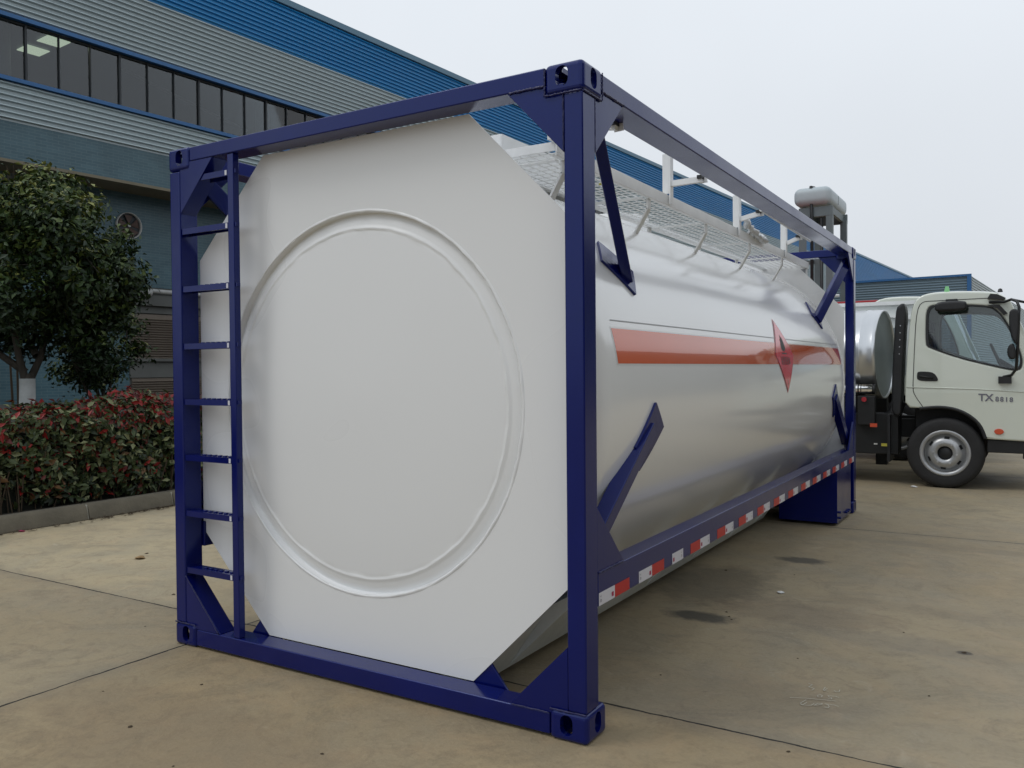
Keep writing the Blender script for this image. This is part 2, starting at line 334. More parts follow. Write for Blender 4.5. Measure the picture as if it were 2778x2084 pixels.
def circ(cx, cz, r, n=48): return [(cx+r*math.cos(2*math.pi*i/n), cz+r*math.sin(2*math.pi*i/n)) for i in range(n)]
def oval(cx, cz, w_, h_, n=10):
    r = w_/2; d = h_/2-r; p = [(cx+r*math.cos(math.pi*i/n), cz+d+r*math.sin(math.pi*i/n)) for i in range(n+1)]
    return p+[(cx-r*math.cos(math.pi*i/n), cz-d-r*math.sin(math.pi*i/n)) for i in range(n+1)]

# ================================================================== SETTING
g = MB(); g.add([(-400, -300, 0), (400, -300, 0), (400, 500, 0), (-400, 500, 0)], [(0, 1, 2, 3)])
o = g.build('ground', M['ground'], fix=False); o['kind'] = 'structure'
# planting bed + kerb (parallel to the container)
g = MB(); g.box(-13.9, -4.12, -8, 30, 0.004, 0.10); o = g.build('planting_bed', M['soil']); o['kind'] = 'structure'
g = MB(); y = -7.62
while y < 30:
    g.prism([(-3.97, 0.003), (-4.0, 0.12), (-4.03, 0.15), (-4.118, 0.15), (-4.118, 0.003)], y+0.008, y+0.952, 'y', 0)
    g.prism([(-3.985, 0.002), (-4.015, 0.145), (-4.116, 0.145), (-4.116, 0.002)], y+0.9525, y+0.9675, 'y', 1); y += 0.96
o = g.build('kerb', [M['kerb'], M['mortar']], bevel=0.004); o['kind'] = 'structure'
# ================================================================== FACTORY (left)
A = math.atan(0.072)
fac = empty('factory_building', (-15, 0, 0), -A, label='long factory with blue and grey ribbed cladding, strip windows and blue-grey tiled base', cat='building')
def ribs(z0, z1, pitch, y0, y1, depth=0.060, x=0.0, axis='y'):
    prof = []; n = max(1, round((z1-z0)/pitch)); p = (z1-z0)/n
    for i in range(n):
        z = z0+i*p; prof += [(x, z), (x, z+p*0.34), (x+depth, z+p*0.50), (x+depth*0.8, z+p*0.70)]
    prof.append((x, z1))
    b = MB(); k = len(prof)
    if axis == 'y': vs = [(a, y0, c) for a, c in prof]+[(a, y1, c) for a, c in prof]
    else: vs = [(y0, -a, c) for a, c in prof]+[(y1, -a, c) for a, c in prof]
    b.add(vs, [(i, k+i, k+i+1, i+1) for i in range(k-1)]); return b
Y0, Y1 = -12, 128
ribs(10.47, 11.78, 0.118, Y0, Y1).build('blue_cladding', M['blue'], fac)
ribs(9.06, 10.468, 0.118, Y0, Y1).build('grey_cladding', M['corr'], fac)
ribs(6.80, 7.64, 0.118, Y0, 34).build('grey_cladding', M['corr'], fac)
ribs(6.80, 9.06, 0.118, 34.0, Y1).build('grey_cladding', M['corr'], fac)
ribs(6.9, 9.05, 0.118, 74, Y1, x=0.05).build('blue_cladding', M['blue'], fac); ribs(9.06, 10.46, 0.118, 74, Y1, x=0.05).build('blue_cladding', M['blue'], fac)
b = MB(); b.box(-0.3, 0.09, Y0, Y1, 11.782, 11.96); b.build('roof_coping', M['coping'], fac, bevel=0.01)
b = MB(); b.box(-0.02, 0.10, Y0, 34, 8.975, 9.058); b.box(-0.02, 0.10, Y0, 34, 7.642, 7.725); b.build('window_trim', M['bluetrim'], fac)
# upper tiled wall + soffit + lower wall (recessed)
b = MB(); b.box(-0.25, 0.0, Y0, Y1, 6.0, 6.798); b.build('upper_wall', M['tile'], fac)
b = MB(); b.box(-0.98, 0.012, Y0, Y1, 5.93, 5.998); b.build('soffit', M['soffit'], fac)
b = MB(); b.box(-1.3, -0.98, Y0, 10.0, 0, 5.998); b.box(-1.3, -0.98, 14.6, Y1, 0, 5.998); b.box(-1.3, -0.98, 10.0, 14.6, 3.62, 5.998); b.build('lower_wall', M['tile'], fac)
b = MB(); b.box(-0.978, -0.93, Y0, 9.98, 0, 0.76); b.build('plinth', M['concw'], fac)
b = MB(); b.box(-1.25, -0.99, 10.0, 14.6, 0, 3.618); b.build('bay_infill', M['concw'], fac)
b = MB(); b.box(-0.985, -0.93, 9.995, 14.6, 1.31, 1.72); b.box(-0.985, -0.86, 9.99, 14.62, 1.722, 1.80); b.box(-0.985, -0.93, 9.995, 14.6, 2.95, 3.14); b.box(-0.985, -0.84, 9.9, 14.7, 3.142, 3.42, 0); b.build('bay_bands', M['concw'], fac, bevel=0.01)
for (z0, z1) in ((0.3, 1.30), (1.82, 2.93)):
    for (ya, yb) in ((10.05, 12.25), (12.35, 14.5)):
        b = MB(); n = int((z1-z0)/0.062)
        for i in range(n):
            z = z0+0.062*i; b.add([(-0.96, ya, z), (-0.96, yb, z), (-0.915, yb, z-0.018), (-0.915, ya, z-0.018), (-0.955, ya, z+0.012), (-0.955, yb, z+0.012), (-0.91, yb, z-0.006), (-0.91, ya, z-0.006)], [(0, 1, 2, 3), (7, 6, 5, 4), (0, 4, 5, 1), (3, 2, 6, 7), (0, 3, 7, 4), (1, 5, 6, 2)])
        b.box(-0.97, -0.955, ya, yb, z0-0.03, z1); b.build('louvre', M['louvre'], fac)
# window interior
b = MB(); b.box(-7, -6.9, -12, 34, 7.3, 9.5); b.box(-7, -0.35, -12, 34, 7.2, 7.3); b.box(-7, -0.35, -12, 34, 9.25, 9.35)
b.box(-7, -0.3, 33.9, 34, 7.3, 9.25); b.box(-7, -0.3, -12, -11.9, 7.3, 9.25)
for k in range(4): b.beam((-1.6, 10.3+7.1*k, 9.22), (-1.6, 14.1+7.1*k, 8.50), 0.06, 0.06, mi=1)
b.beam((-3.2, -11, 8.35), (-3.2, 33, 8.35), 0.07, 0.07, mi=1)
b.build('interior_room', [M['darkin'], M['column']], fac)
for yy in (7.2, 14.3, 21.4):
    b = MB(); b.tube([(-1.15, yy, 7.3), (-1.15, yy, 9.25)], 0.2, 16); b.build('interior_column', M['column'], fac)
for (x, yy) in ((-1.13, 8.36), (-2.08, 8.34), (-1.13, 5.3)):
    b = MB(); b.box(x-0.26, x+0.26, yy-0.26, yy+0.26, 9.20, 9.22); b.build('ceiling_light', M['lamp'], fac)
y = 7.24-0.703*14
i = 0
while y < 33:
    b = MB(); h = 0.018 if (i-14) % 3 else 0.045
    b.box(-0.10, -0.03, y-h/2, y+h/2, 7.726, 8.974); b.box(-0.10, -0.045, y+h/2, y+0.703-0.018, 7.726, 7.75); b.box(-0.10, -0.045, y+h/2, y+0.703-0.018, 8.93, 8.974)
    wf = b.build('window_frame', M['mull'], fac)
    b = MB(); b.box(-0.085, -0.077, y+h/2, y+0.703-0.018, 7.751, 8.929); b.build('pane', M['glass'], wf)
    y += 0.703; i += 1
# body of the factory behind
b = MB(); b.box(-40, -0.31, Y0, Y1, 9.6, 11.5); b.box(-40, -1.31, Y0, Y1, 0, 7.1); b.box(-40, -7.1, Y0, Y1, 7.1, 9.6); b.box(-7.1, -0.31, 34.2, Y1, 7.1, 9.6); b.build('hall_body', M['concw'], fac)
# exhaust fan in the wall
fan = empty('exhaust_fan', (-15, 0, 0), -A, label='round wall exhaust fan with brown blades set in the tiled factory wall', cat='fan')
b = MB(); b.lathe([(0.305, -0.02), (0.328, -0.02), (0.328, 0.09), (0.312, 0.09), (0.305, -0.02)], (-0.975, 10.02, 5.11), 'x', 40); b.build('ring', M['duct'], fan)
b = MB(); b.lathe([(0.0, 0.0), (0.304, 0.0)], (-0.968, 10.02, 5.11), 'x', 32); b.build('back_plate', M['mull'], fan)
for k in range(5):
    a = 2*math.pi*k/5+0.3; b = MB(); pts = []
    for r_, s_ in ((0.05, 0.15), (0.29, 0.45), (0.29, -0.40), (0.05, -0.2)): pts.append((-0.94+0.05*s_, 10.02+r_*math.cos(a+s_), 5.11+r_*math.sin(a+s_)))
    b.add(pts+[(p[0]+0.006, p[1], p[2]) for p in pts], [(0, 1, 2, 3), (7, 6, 5, 4), (0, 4, 5, 1), (1, 5, 6, 2), (2, 6, 7, 3), (3, 7, 4, 0)]); b.build('blade', M['fanblade'], fan)
b = MB(); b.tube([(-0.94, 10.02, 5.11), (-0.89, 10.02, 5.11)], 0.035, 12); b.build('hub', M['duct'], fan)
# white duct over the shutters
d = empty('air_duct', (-15, 0, 0), -A, label='white wrapped air duct with a bulging end above the brown shutters', cat='duct')
b = MB(); b.tube([(-0.83, 10.45, 3.52), (-0.83, 14.6, 3.50)], 0.055, 12); b.build('pipe', M['duct'], d)
b = MB(); b.lathe([(0.0, -0.16), (0.08, -0.14), (0.12, -0.05), (0.12, 0.05), (0.09, 0.13), (0.055, 0.17)], (-0.80, 10.36, 3.47), 'y', 18); b.build('pipe_end', M['duct'], d)
# ---- rear wing
wing = empty('rear_wing', (0, 0, 0), -A, label='low grey ribbed hall with blue edge trim behind the white truck', cat='building')
ca, sa = math.cos(A), math.sin(A)
def loc(x, y): return (x*ca - y*sa, x*sa + y*ca)   # world -> local of a frame rotated by -A
cx, cy = loc(1.316, 52); lx, _ = loc(-6.4, 52)
b = ribs(0, 6.59, 0.15, lx, cx-0.12, 0.05, -cy, 'x'); b.build('wall', M['corrdark'], wing)
b = MB(); b.box(lx, cx+0.02, cy-0.12, cy-0.0, 6.60, 6.72); b.box(cx-0.2, cx+0.02, cy-0.12, cy, 0, 6.598); b.build('edge_trim', M['bluetrim'], wing)
b = MB(); b.box(lx, cx-0.02, cy+0.01, cy+60, 0, 6.6); b.build('hall_body', M['corr'], wing)
bb = ribs(0, 6.6, 0.15, cy+0.02, cy+60, 0.05, cx, 'y'); bb.build('side_wall', M['corr'], wing)
# ================================================================== CONTAINER
W_, H_, L_ = 2.438, 2.61, 6.033
tc_ = empty('tank_container', (W_/2, L_/2, 0), label='white tank in a navy blue steel container frame with orange stripe and walkway', cat='tank container')
off = Vector((W_/2, L_/2, 0))
def cpart(b, name, mats, parent=None, **k):
    b.v = [(p[0]-off.x, p[1]-off.y, p[2]) for p in b.v] if True else b.v
    o = b.build(name, mats, parent or tc_, **k); return o
# --- corner castings
def casting(outx):
    w_, d_, h_ = 0.166, 0.173, 0.118
    def bx(name, x0, x1, y0, y1, z0, z1):
        b = MB(); b.box(x0, x1, y0, y1, z0, z1); return b.build(name, M['navy'])
    body = bx('tmpc', 0, w_, 0, d_, 0, h_)
    bm = bmesh.new(); bm.from_mesh(body.data)
    outer = [e_ for e_ in bm.edges]
    bmesh.ops.bevel(bm, geom=outer, offset=0.020, segments=4, profile=0.5, affect='EDGES'); bm.to_mesh(body.data); bm.free()
    cuts = [bx('c0', 0.026, w_-0.026, 0.028, d_-0.028, 0.02, h_-0.02)]
    cxm = w_-0.091 if outx > 0 else 0.091
    vs, fs = flat(oval(cxm, h_/2+0.006, 0.054, 0.080), (), 0.12); b = MB(); b.add([(p[0], p[1], p[2]) for p in vs], fs); cuts.append(b.build('c1', M['navy']))
    vs, fs = flat(oval(0.093, h_/2+0.006, 0.054, 0.080), (), 0.12); b = MB(); b.add([((w_ if outx > 0 else 0)+p[1], p[0], p[2]) for p in vs], fs); cuts.append(b.build('c2', M['navy']))
    vs, fs = flat(oval(w_/2, d_/2, 0.064, 0.124), (), 0.4); b = MB(); b.add([(p[0], p[2], p[1]) for p in vs], fs); cuts.append(b.build('c3', M['navy']))
    for c in cuts:
        md = body.modifiers.new('b', 'BOOLEAN'); md.operation = 'DIFFERENCE'; md.object = c; md.solver = 'EXACT'
    dg = bpy.context.evaluated_depsgraph_get(); me = bpy.data.meshes.new_from_object(body.evaluated_get(dg))
    for c in cuts+[body]: bpy.data.objects.remove(c)
    me.name = 'corner_casting'; return me
meR, meL = casting(1), casting(-1)
def put_cast(me, x, y, z, rz=0):
    o = bpy.data.objects.new('corner_casting', me); COL.objects.link(o); o.parent = tc_; o.location = (x-off.x, y-off.y, z); o.rotation_euler = (0, 0, rz)
for z in (0.0, H_-0.118):
    put_cast(meR, W_-0.166, 0, z); put_cast(meL, 0, 0, z)
    put_cast(meR, 0.166, L_, z, math.pi); put_cast(meL, W_, L_, z, math.pi)
def my(y): return L_-y
# --- posts and rails
for (x0, x1) in ((0.006, 0.087), (2.351, 2.432)):
    for far in (0, 1):
        b = MB(); y0, y1 = 0.005, 0.116
        if far: y0, y1 = my(y1), my(y0)
        b.box(x0, x1, y0, y1, 0.119, H_-0.119); cpart(b, 'corner_post', M['navy'], bevel=0.008, bseg=3)
for far in (0, 1):
    for (z0, z1) in ((2.532, 2.604), (0.012, 0.097)):
        b = MB(); y0, y1 = 0.006, 0.126
        if far: y0, y1 = my(y1), my(y0)
        b.box(0.167, W_-0.167, y0, y1, z0, z1); cpart(b, 'end_rail', M['navy'], bevel=0.006)
rail_objs = {}
for s, (x0, x1) in enumerate(((0.008, 0.148), (2.290, 2.430))):
    b = MB(); b.box(x0, x1, 0.174, L_-0.174, 2.530, 2.602); cpart(b, 'top_side_rail', M['navy'], bevel=0.006)
for s, (x0, x1) in enumerate(((0.008, 0.100), (2.338, 2.430))):
    b = MB(); b.box(x0, x1, 0.117, L_-0.117, 0.506, 0.640); rail_objs[s] = cpart(b, 'bottom_side_rail', M['navy'], bevel=0.006)
# --- gussets (front: boxes; side: plates)
def gus(poly, y0, y1, axis='y', nm='gusset'):
    b = MB(); b.prism(poly, y0, y1, axis); return cpart(b, nm, M['navy'], bevel=0.002)
for far in (0, 1):
    def yy(a, c): return (a, c) if not far else (my(c), my(a))
    ya, yb = yy(0.0085, 0.105)
    for sx in (0, 1):
        X = (lambda x: x) if sx else (lambda x: W_-x)
        gus([(X(2.3505), 0.367), (X(2.3505), 0.0975), (X(2.088), 0.0975)], ya, yb)
        gus([(X(2.3505), 2.5315), (X(2.3505), 2.268), (X(2.099), 2.5315)], ya, yb)
        Yf = (lambda y: y) if not far else my
        xs = (2.412, 2.4285) if sx else (0.0095, 0.026)
        gus([(Yf(0.1165), 2.5295), (Yf(0.1165), 2.27), (Yf(0.39), 2.5295)], xs[0], xs[1], 'x')
        gus([(Yf(0.1165), 0.9), (Yf(0.1165), 0.6405), (Yf(0.37), 0.6405)], xs[0], xs[1], 'x')
    ya, yb = yy(0.1355, 0.147)
    gus([(2.0, 0.085), (1.915, 0.19), (1.78, 0.085)], ya, yb); gus([(W_-2.0, 0.085), (W_-1.915, 0.19), (W_-1.78, 0.085)], ya, yb)
# --- weld beads on the near corner
def bead(p, q, r=0.0035, n=26):
    b = MB()
    p = Vector(p); q = Vector(q); pts = []; rr = []
    for i in range(n+1):
        pts.append(p.lerp(q, i/n)+Vector((random.uniform(-.0012, .0012), random.uniform(-.0012, .0012), random.uniform(-.0012, .0012)))); rr.append(r*random.uniform(0.75, 1.25))
    b.tube(pts, rr, 6); cpart(b, 'weld_bead', M['weld'])
bead((2.351, 0.004, 2.27), (2.351, 0.004, 2.49)); bead((2.27, 0.0, 2.491), (2.43, 0.0, 2.491), 0.004); bead((2.271, 0.003, 2.495), (2.271, 0.003, 2.6)); bead((2.11, 0.004, 2.532), (2.27, 0.004, 2.532), 0.005)
bead((2.434, 0.01, 2.491), (2.434, 0.17, 2.491), 0.005); bead((2.431, 0.175, 2.5305), (2.431, 0.39, 2.5305), 0.006); bead((2.430, 0.117, 2.28), (2.430, 0.117, 2.49))
bead((2.436, 0.174, 2.495), (2.436, 0.174, 2.6)); bead((2.273, 0.002, 0.119), (2.432, 0.002, 0.119)); bead((2.095, 0.005, 0.098), (2.27, 0.005, 0.098), 0.003)
bead((2.431, 0.12, 0.641), (2.431, 0.36, 0.641), 0.004); bead((0.005, 0.002, 0.119), (0.166, 0.002, 0.119)); bead((0.088, 0.005, 0.37), (0.34, 0.006, 0.1), 0.003)
# --- octagon end plates, dished heads
CX, CZ, TR = 1.215, 1.292, 1.17
HCX, HCZ = 1.19, 1.285
octo = [(0.575, 0.0985), (1.828, 0.0985), (2.345, 0.61), (2.345, 2.01), (1.83, 2.5305), (0.575, 2.5305), (0.080, 2.035), (0.080, 0.60)]
for far in (0, 1):
    vs, fs = flat(octo, [circ(HCX, HCZ, 0.893, 96)], 0.005); b = MB(); y = 0.1325 if not far else L_-0.1325
    b.add([(p[0], y+p[1], p[2]) for p in vs], fs); cpart(b, 'end_plate', M['plate'])
    b = MB(); s_ = 1 if not far else -1
    prof = [(0.0001, 0.118), (0.2, 0.119), (0.4, 0.1225), (0.6, 0.129), (0.74, 0.1365), (0.79, 0.1402), (0.806, 0.1415), (0.812, 0.1419), (0.8185, 0.1390), (0.8245, 0.1392), (0.831, 0.1445), (0.842, 0.1465), (0.858, 0.150), (0.873, 0.156), (0.885, 0.163), (0.8915, 0.162), (0.893, 0.133), (0.893, 0.1280), (0.899, 0.1262), (0.905, 0.1285), (0.908, 0.1305)]
    seg = 160; vv = []; ff = []
    for i, (r_, t_) in enumerate(prof):
        for k in range(seg):
            a = 2*math.pi*k/seg
            jit = (0.0018*math.sin(13*a)*math.sin(31*a+1)+random.uniform(-.0012, .0012)) if i in (7, 8, 9, 17, 18, 19) else 0
            yv = t_+jit; yv = yv if not far else L_-yv
            vv.append((HCX+(r_+jit)*math.cos(a), yv, HCZ+(r_+jit)*math.sin(a)))
    for i in range(len(prof)-1):
        for k in range(seg): k2 = (k+1) % seg; ff.append((i*seg+k, i*seg+k2, (i+1)*seg+k2, (i+1)*seg+k))
    b.add(vv, ff, 0, True); cpart(b, 'tank_head', M['plate'])
# --- shell
b = MB()
half = [(0.895, 0.172), (0.96, 0.184), (1.02, 0.200), (1.075, 0.225), (1.115, 0.255), (1.147, 0.29), (1.165, 0.325), (1.17, 0.36)]
prof = [(r_, y_) for r_, y_ in half]+[(TR, 0.36+(L_-0.72)*i/24) for i in range(1, 24)]+[(r_, L_-y_) for r_, y_ in reversed(half)]
b.lathe(prof, (CX, 0, CZ), 'y', 144)
shell = cpart(b, 'tank_shell', M['tank'])
b = MB()
yy_ = L_-0.352
b.tube([(CX+(TR+0.0006)*math.cos(2*math.pi*k/120), yy_, CZ+(TR+0.0006)*math.sin(2*math.pi*k/120)) for k in range(121)], 0.004, 6, cap=False)
cpart(b, 'seam', M['tank'], shell)
def patch(y0, y1, z0, z1, r, ny=60, nz=4):
    a0, a1 = math.asin((z0-CZ)/TR), math.asin((z1-CZ)/TR); vs = []; fs = []
    for i in range(ny+1):
        for j in range(nz+1):
            a = a0+(a1-a0)*j/nz; vs.append((CX+r*math.cos(a), y0+(y1-y0)*i/ny, CZ+r*math.sin(a)))
    for i in range(ny):
        for j in range(nz): k = i*(nz+1)+j; fs.append((k, k+nz+1, k+nz+2, k+1))
    return vs, fs
def cyl_pts(pts, r):   # (y, arc length up from z=CZ)
    return [(CX+r*math.cos(s_/TR), y_, CZ+r*math.sin(s_/TR)) for y_, s_ in pts]
b = MB(); vs, fs = patch(0.438, 5.602, 1.455, 1.621, TR+0.0010); b.add(vs, fs, 0, True); cpart(b, 'stripe_border', M['wfilm'], shell, fix=False)
b = MB(); vs, fs = patch(0.447, 5.592, 1.462, 1.614, TR+0.0018); b.add(vs, fs, 0, True); cpart(b, 'orange_stripe', M['orange'], shell, fix=False)
b = MB(); vs, fs = patch(0.46, 5.62, 1.647, 1.6525, TR+0.0012, nz=1); b.add(vs, fs, 0, True); cpart(b, 'pin_line', M['dline'], shell, fix=False)
# diamond placard
DY, DS, HD = 3.411, math.asin((1.532-CZ)/TR)*TR, 0.281
def dgrid(hd, r, n=14):
    vs = []; fs = []
    for i in range(n+1):
        for j in range(n+1):
            u, v = -1+2*i/n, -1+2*j/n; vs.append((DY+hd*(u-v)/2, DS+hd*(u+v)/2))
    for i in range(n):
        for j in range(n): k = i*(n+1)+j; fs.append((k, k+n+1, k+n+2, k+1))
    return cyl_pts(vs, r), fs
b = MB(); vs, fs = dgrid(HD, TR+0.0026); b.add(vs, fs, 0, True); vs, fs = dgrid(HD*0.955, TR+0.0032); b.add(vs, fs, 1, True); vs, fs = dgrid(HD*0.93, TR+0.0038); b.add(vs, fs, 0, True)
# flame
fl = [(-0.055, 0.035), (-0.06, 0.065), (-0.035, 0.09), (-0.04, 0.12), (-0.012, 0.105), (-0.005, 0.16), (0.02, 0.12), (0.03, 0.14), (0.05, 0.10), (0.062, 0.06), (0.05, 0.035), (0.02, 0.025), (-0.02, 0.025)]
fl = chaikin(fl, 1)
b.add(cyl_pts([(DY+p[0], DS+p[1]) for p in fl]+[(DY, DS+0.06)], TR+0.0046), [(i, (i+1) % len(fl), len(fl)) for i in range(len(fl))], 2)
b.add(cyl_pts([(DY-.07, DS+.004), (DY+.07, DS+.004), (DY+.07, DS+.014), (DY-.07, DS+.014)], TR+0.0046), [(0, 1, 2, 3)], 2)
for s_, sz, dz in (('易燃液体', 0.068, -0.05), ('3', 0.06, -0.205)):
    vs, fs = text_mesh(s_, sz, 0); b.add(cyl_pts([(DY+p[0], DS+dz+p[1]) for p in vs], TR+0.0046), fs, 2)
cpart(b, 'hazard_diamond', [M['red'], M['ink'], M['ink']], shell, fix=False)
# --- braces with pads
def brace(sx, far, upper):
    X = (lambda x: x) if sx else (lambda x: W_-x)
    XC = CX if sx else W_-CX
    Y = (lambda y: y) if not far else my
    def T(p): return (X(p[0]), Y(p[1]), p[2])
    b = MB()
    if upper: a_, c_ = (2.385, 0.19, 2.47), (2.235, 0.86, 1.872); wd, ht = 0.085, 0.05
    else: a_, c_ = (2.362, 0.15, 0.70), (2.366, 0.80, 1.165); wd, ht = 0.072, 0.07
    n_ = Vector((c_[0]-CX, 0, c_[2]-CZ)).normalized(); up = Vector((n_.x if sx else -n_.x, 0, n_.z))
    b.beam(T(a_), T(c_), wd, ht, up)
    br = cpart(b, 'tank_brace', M['navy'], bevel=0.005)
    # pad: rectangle hugging the shell
    b = MB(); vs = []; fs = []
    if upper: P = [(0.735, 2.00), (0.90, 2.085), (1.09, 1.91), (0.945, 1.79)]; P = [(0.783, 2.041), (0.655, 1.932), (0.852, 1.785), (0.971, 1.908)]
    else: P = [(0.823, 1.282), (0.62, 1.09), (0.722, 0.975), (0.933, 1.164)]
    Q = [(y_, math.asin((z_-CZ)/TR)*TR) for y_, z_ in P]; n = 6
    for lay in (0.001, 0.013):
        for i in range(n+1):
            for j in range(n+1):
                u, v = i/n, j/n; yy_ = (Q[0][0]*(1-u)+Q[1][0]*u)*(1-v)+(Q[3][0]*(1-u)+Q[2][0]*u)*v; ss = (Q[0][1]*(1-u)+Q[1][1]*u)*(1-v)+(Q[3][1]*(1-u)+Q[2][1]*u)*v
                r_ = TR+lay; xx = CX+r_*math.cos(ss/TR); vs.append((xx if sx else W_-xx+(2*CX-W_), Y(yy_), CZ+r_*math.sin(ss/TR)))
    m_ = n+1; o2 = m_*m_
    for i in range(n):
        for j in range(n): k = i*m_+j; fs += [(k, k+1, k+m_+1, k+m_), (o2+k, o2+k+m_, o2+k+m_+1, o2+k+1)]
    for i in range(n): fs += [(i, o2+i, o2+i+1, i+1), (n*m_+i, n*m_+i+1, o2+n*m_+i+1, o2+n*m_+i), (i*m_, (i+1)*m_, o2+(i+1)*m_, o2+i*m_), (i*m_+n, o2+i*m_+n, o2+(i+1)*m_+n, (i+1)*m_+n)]
    b.add(vs, fs); cpart(b, 'pad', M['navy'], br)
for sx in (1, 0):
    for far in (0, 1):
        for up_ in (1, 0): brace(sx, far, up_)
# --- reflective tape on the right bottom rail
vM, fM = text_mesh('M', 0.026, 0); vE, fE = text_mesh('e', 0.03, 0); vF, fF = text_mesh('T', 0.018, 0)
starts = [(0.123, 1, 0), (0.523, 1, 0), (0.926, 1, 2), (1.183, 0, 0), (1.610, 0, 0), (2.016, 0, 0)]+[(2.016+0.404*k, 0, 0) for k in range(1, 10)]
for y0, first, flag in starts:
    b = MB(); xs = 2.4308
    def sq(ya, yb, z0, z1, x, mi): b.add([(x, ya, z0), (x, yb, z0), (x, yb, z1), (x, ya, z1)], [(0, 1, 2, 3)], mi)
    wy = y0 if first else y0+0.148
    if flag != 2: sq(y0+0.150 if first else y0, y0+0.298 if first else y0+0.148, 0.509, 0.560, xs, 0)
    sq(wy, wy+0.15, 0.509, 0.560, xs, 1)
    my_, ey_ = (wy+0.128, wy+0.02) if (first and flag != 2) else (wy+0.02, wy+0.128)
    b.add([(xs+0.0008, my_+p[1]*0.9, 0.530-p[0]) for p in vM], fM, 2); b.add([(xs+0.0008, ey_+p[1]*0.9, 0.528-p[0]) for p in vE], fE, 3); b.add([(xs+0.0008, ey_-0.006+p[1], 0.545-p[0]) for p in vF], fF, 3)
    sq(my_-0.010, my_+0.010, 0.520, 0.538, xs+0.0005, 2)
    cpart(b, 'reflective_tape', [M['tapered'], M['tapewhite'], M['tapered2'], M['greyprint']], rail_objs[1], fix=False)
# --- skirt under the tank
b = MB()
for sx in (0, 1):
    X = (lambda x: x) if sx else (lambda x: W_-x)
    ysk0, ysk1 = 0.20, 4.95
    b.prism([(X(1.795), 0.05), (X(1.80), 0.05), (X(2.02), 0.36), (X(2.015), 0.36)], ysk0, ysk1, 'y')
    b.prism([(X(1.60), 0.05), (X(1.794), 0.05), (X(1.794), 0.056), (X(1.60), 0.056)], ysk0, ysk1, 'y')
    b.prism([(X(1.60), 0.057), (X(1.606), 0.057), (X(1.606), 0.28), (X(1.60), 0.28)], ysk0, ysk1, 'y')
    for yk in (0.45, 1.25, 2.1, 2.95, 3.8, 4.6):
        b.prism([(X(1.808), 0.062), (X(2.25), 0.50), (X(2.028), 0.372)], yk, yk+0.008, 'y')
cpart(b, 'under_skirt', M['skirt'], bevel=0.0015)
# --- landing boxes at the far end
for sx in (0, 1):
    X = (lambda x: x) if sx else (lambda x: W_-x)
    b = MB(); x0, x1 = sorted((X(1.91), X(2.425))); b.box(x0, x1, 5.085, 5.775, 0.03, 0.504)
    x0, x1 = sorted((X(1.90), X(2.4265))); b.box(x0, x1, 5.0825, 5.0845, 0.155, 0.162)
    for (yy_, zz) in ((5.5, 0.07), (5.58, 0.07), (5.66, 0.07), (5.16, 0.07), (5.16, 0.12)):
        xb = X(2.4255); b.tube([(xb, yy_, zz), (xb+(0.02 if sx else -0.02), yy_, zz)], 0.012, 6)
    cpart(b, 'support_box', M['navy'], bevel=0.003)
# --- ladder
b = MB(); b.box(0.446, 0.490, 0.012, 0.050, 0.0975, 2.5315); lad = cpart(b, 'ladder_stile', M['navy'], bevel=0.004)
for z in (2.455, 2.190, 1.889, 1.590, 1.299, 1.006, 0.713, 0.414):
    b = MB(); b.box(0.088, 0.4455, 0.014, 0.022, z-0.030, z); b.box(0.088, 0.4455, 0.0225, 0.075, z-0.006, z-0.0005); b.box(0.088, 0.4455, 0.0755, 0.082, z-0.030, z)
    for k in range(6): b.tube([(0.20+k*0.04, 0.048, z-0.002), (0.20+k*0.04, 0.048, z+0.006)], 0.012, 10)
    b.box(0.4905, 0.500, 0.018, 0.040, z-0.022, z-0.002)
    b.box(0.427, 0.441, 0.0128, 0.0138, z-0.027, z-0.003, 1)
    cpart(b, 'rung', [M['navy'], M['tapewhite']], lad)
# --- walkway
b = MB(); wx0, wx1, wy0, wy1 = 1.562, 1.993, 0.61, 5.945
x = wx0+0.02
while x < wx1-0.01: b.box(x, x+0.011, wy0, wy1, 2.4540, 2.4560); x += 0.0515
y = wy0+0.02
while y < wy1: b.box(wx0, wx1-0.002, y, y+0.014, 2.4520, 2.4537); y += 0.068
wk = cpart(b, 'walkway_grating', M['walk'])
b = MB()
b.box(1.994, 2.002, 0.60, 5.955, 2.430, 2.497); b.box(1.955, 1.9935, 0.60, 5.955, 2.440, 2.446); b.box(1.553, 1.5615, 0.60, 5.955, 2.440, 2.485); b.box(1.562, 1.600, 0.60, 5.955, 2.440, 2.446)
b.box(1.5625, 1.993, 0.600, 0.608, 2.455, 2.497); b.box(1.5625, 1.993, 5.947, 5.955, 2.435, 2.497)
cpart(b, 'edge_beam', M['walk'], wk, bevel=0.002)
for yb in (0.70, 1.754, 2.785, 3.862, 4.916, 5.93):
    b = MB(); b.box(1.60, 1.95, yb-0.018, yb+0.018, 2.433, 2.4395); b.box(1.980, 1.990, yb-0.023, yb+0.023, 2.366, 2.4295)
    b.beam((1.986, yb, 2.370), (1.903, yb, 2.232), 0.046, 0.010, (1, 0, 0.4)); b.box(1.566, 1.576, yb-0.03, yb+0.03, 2.395, 2.4395)
    cpart(b, 'bracket', M['walk'], wk)
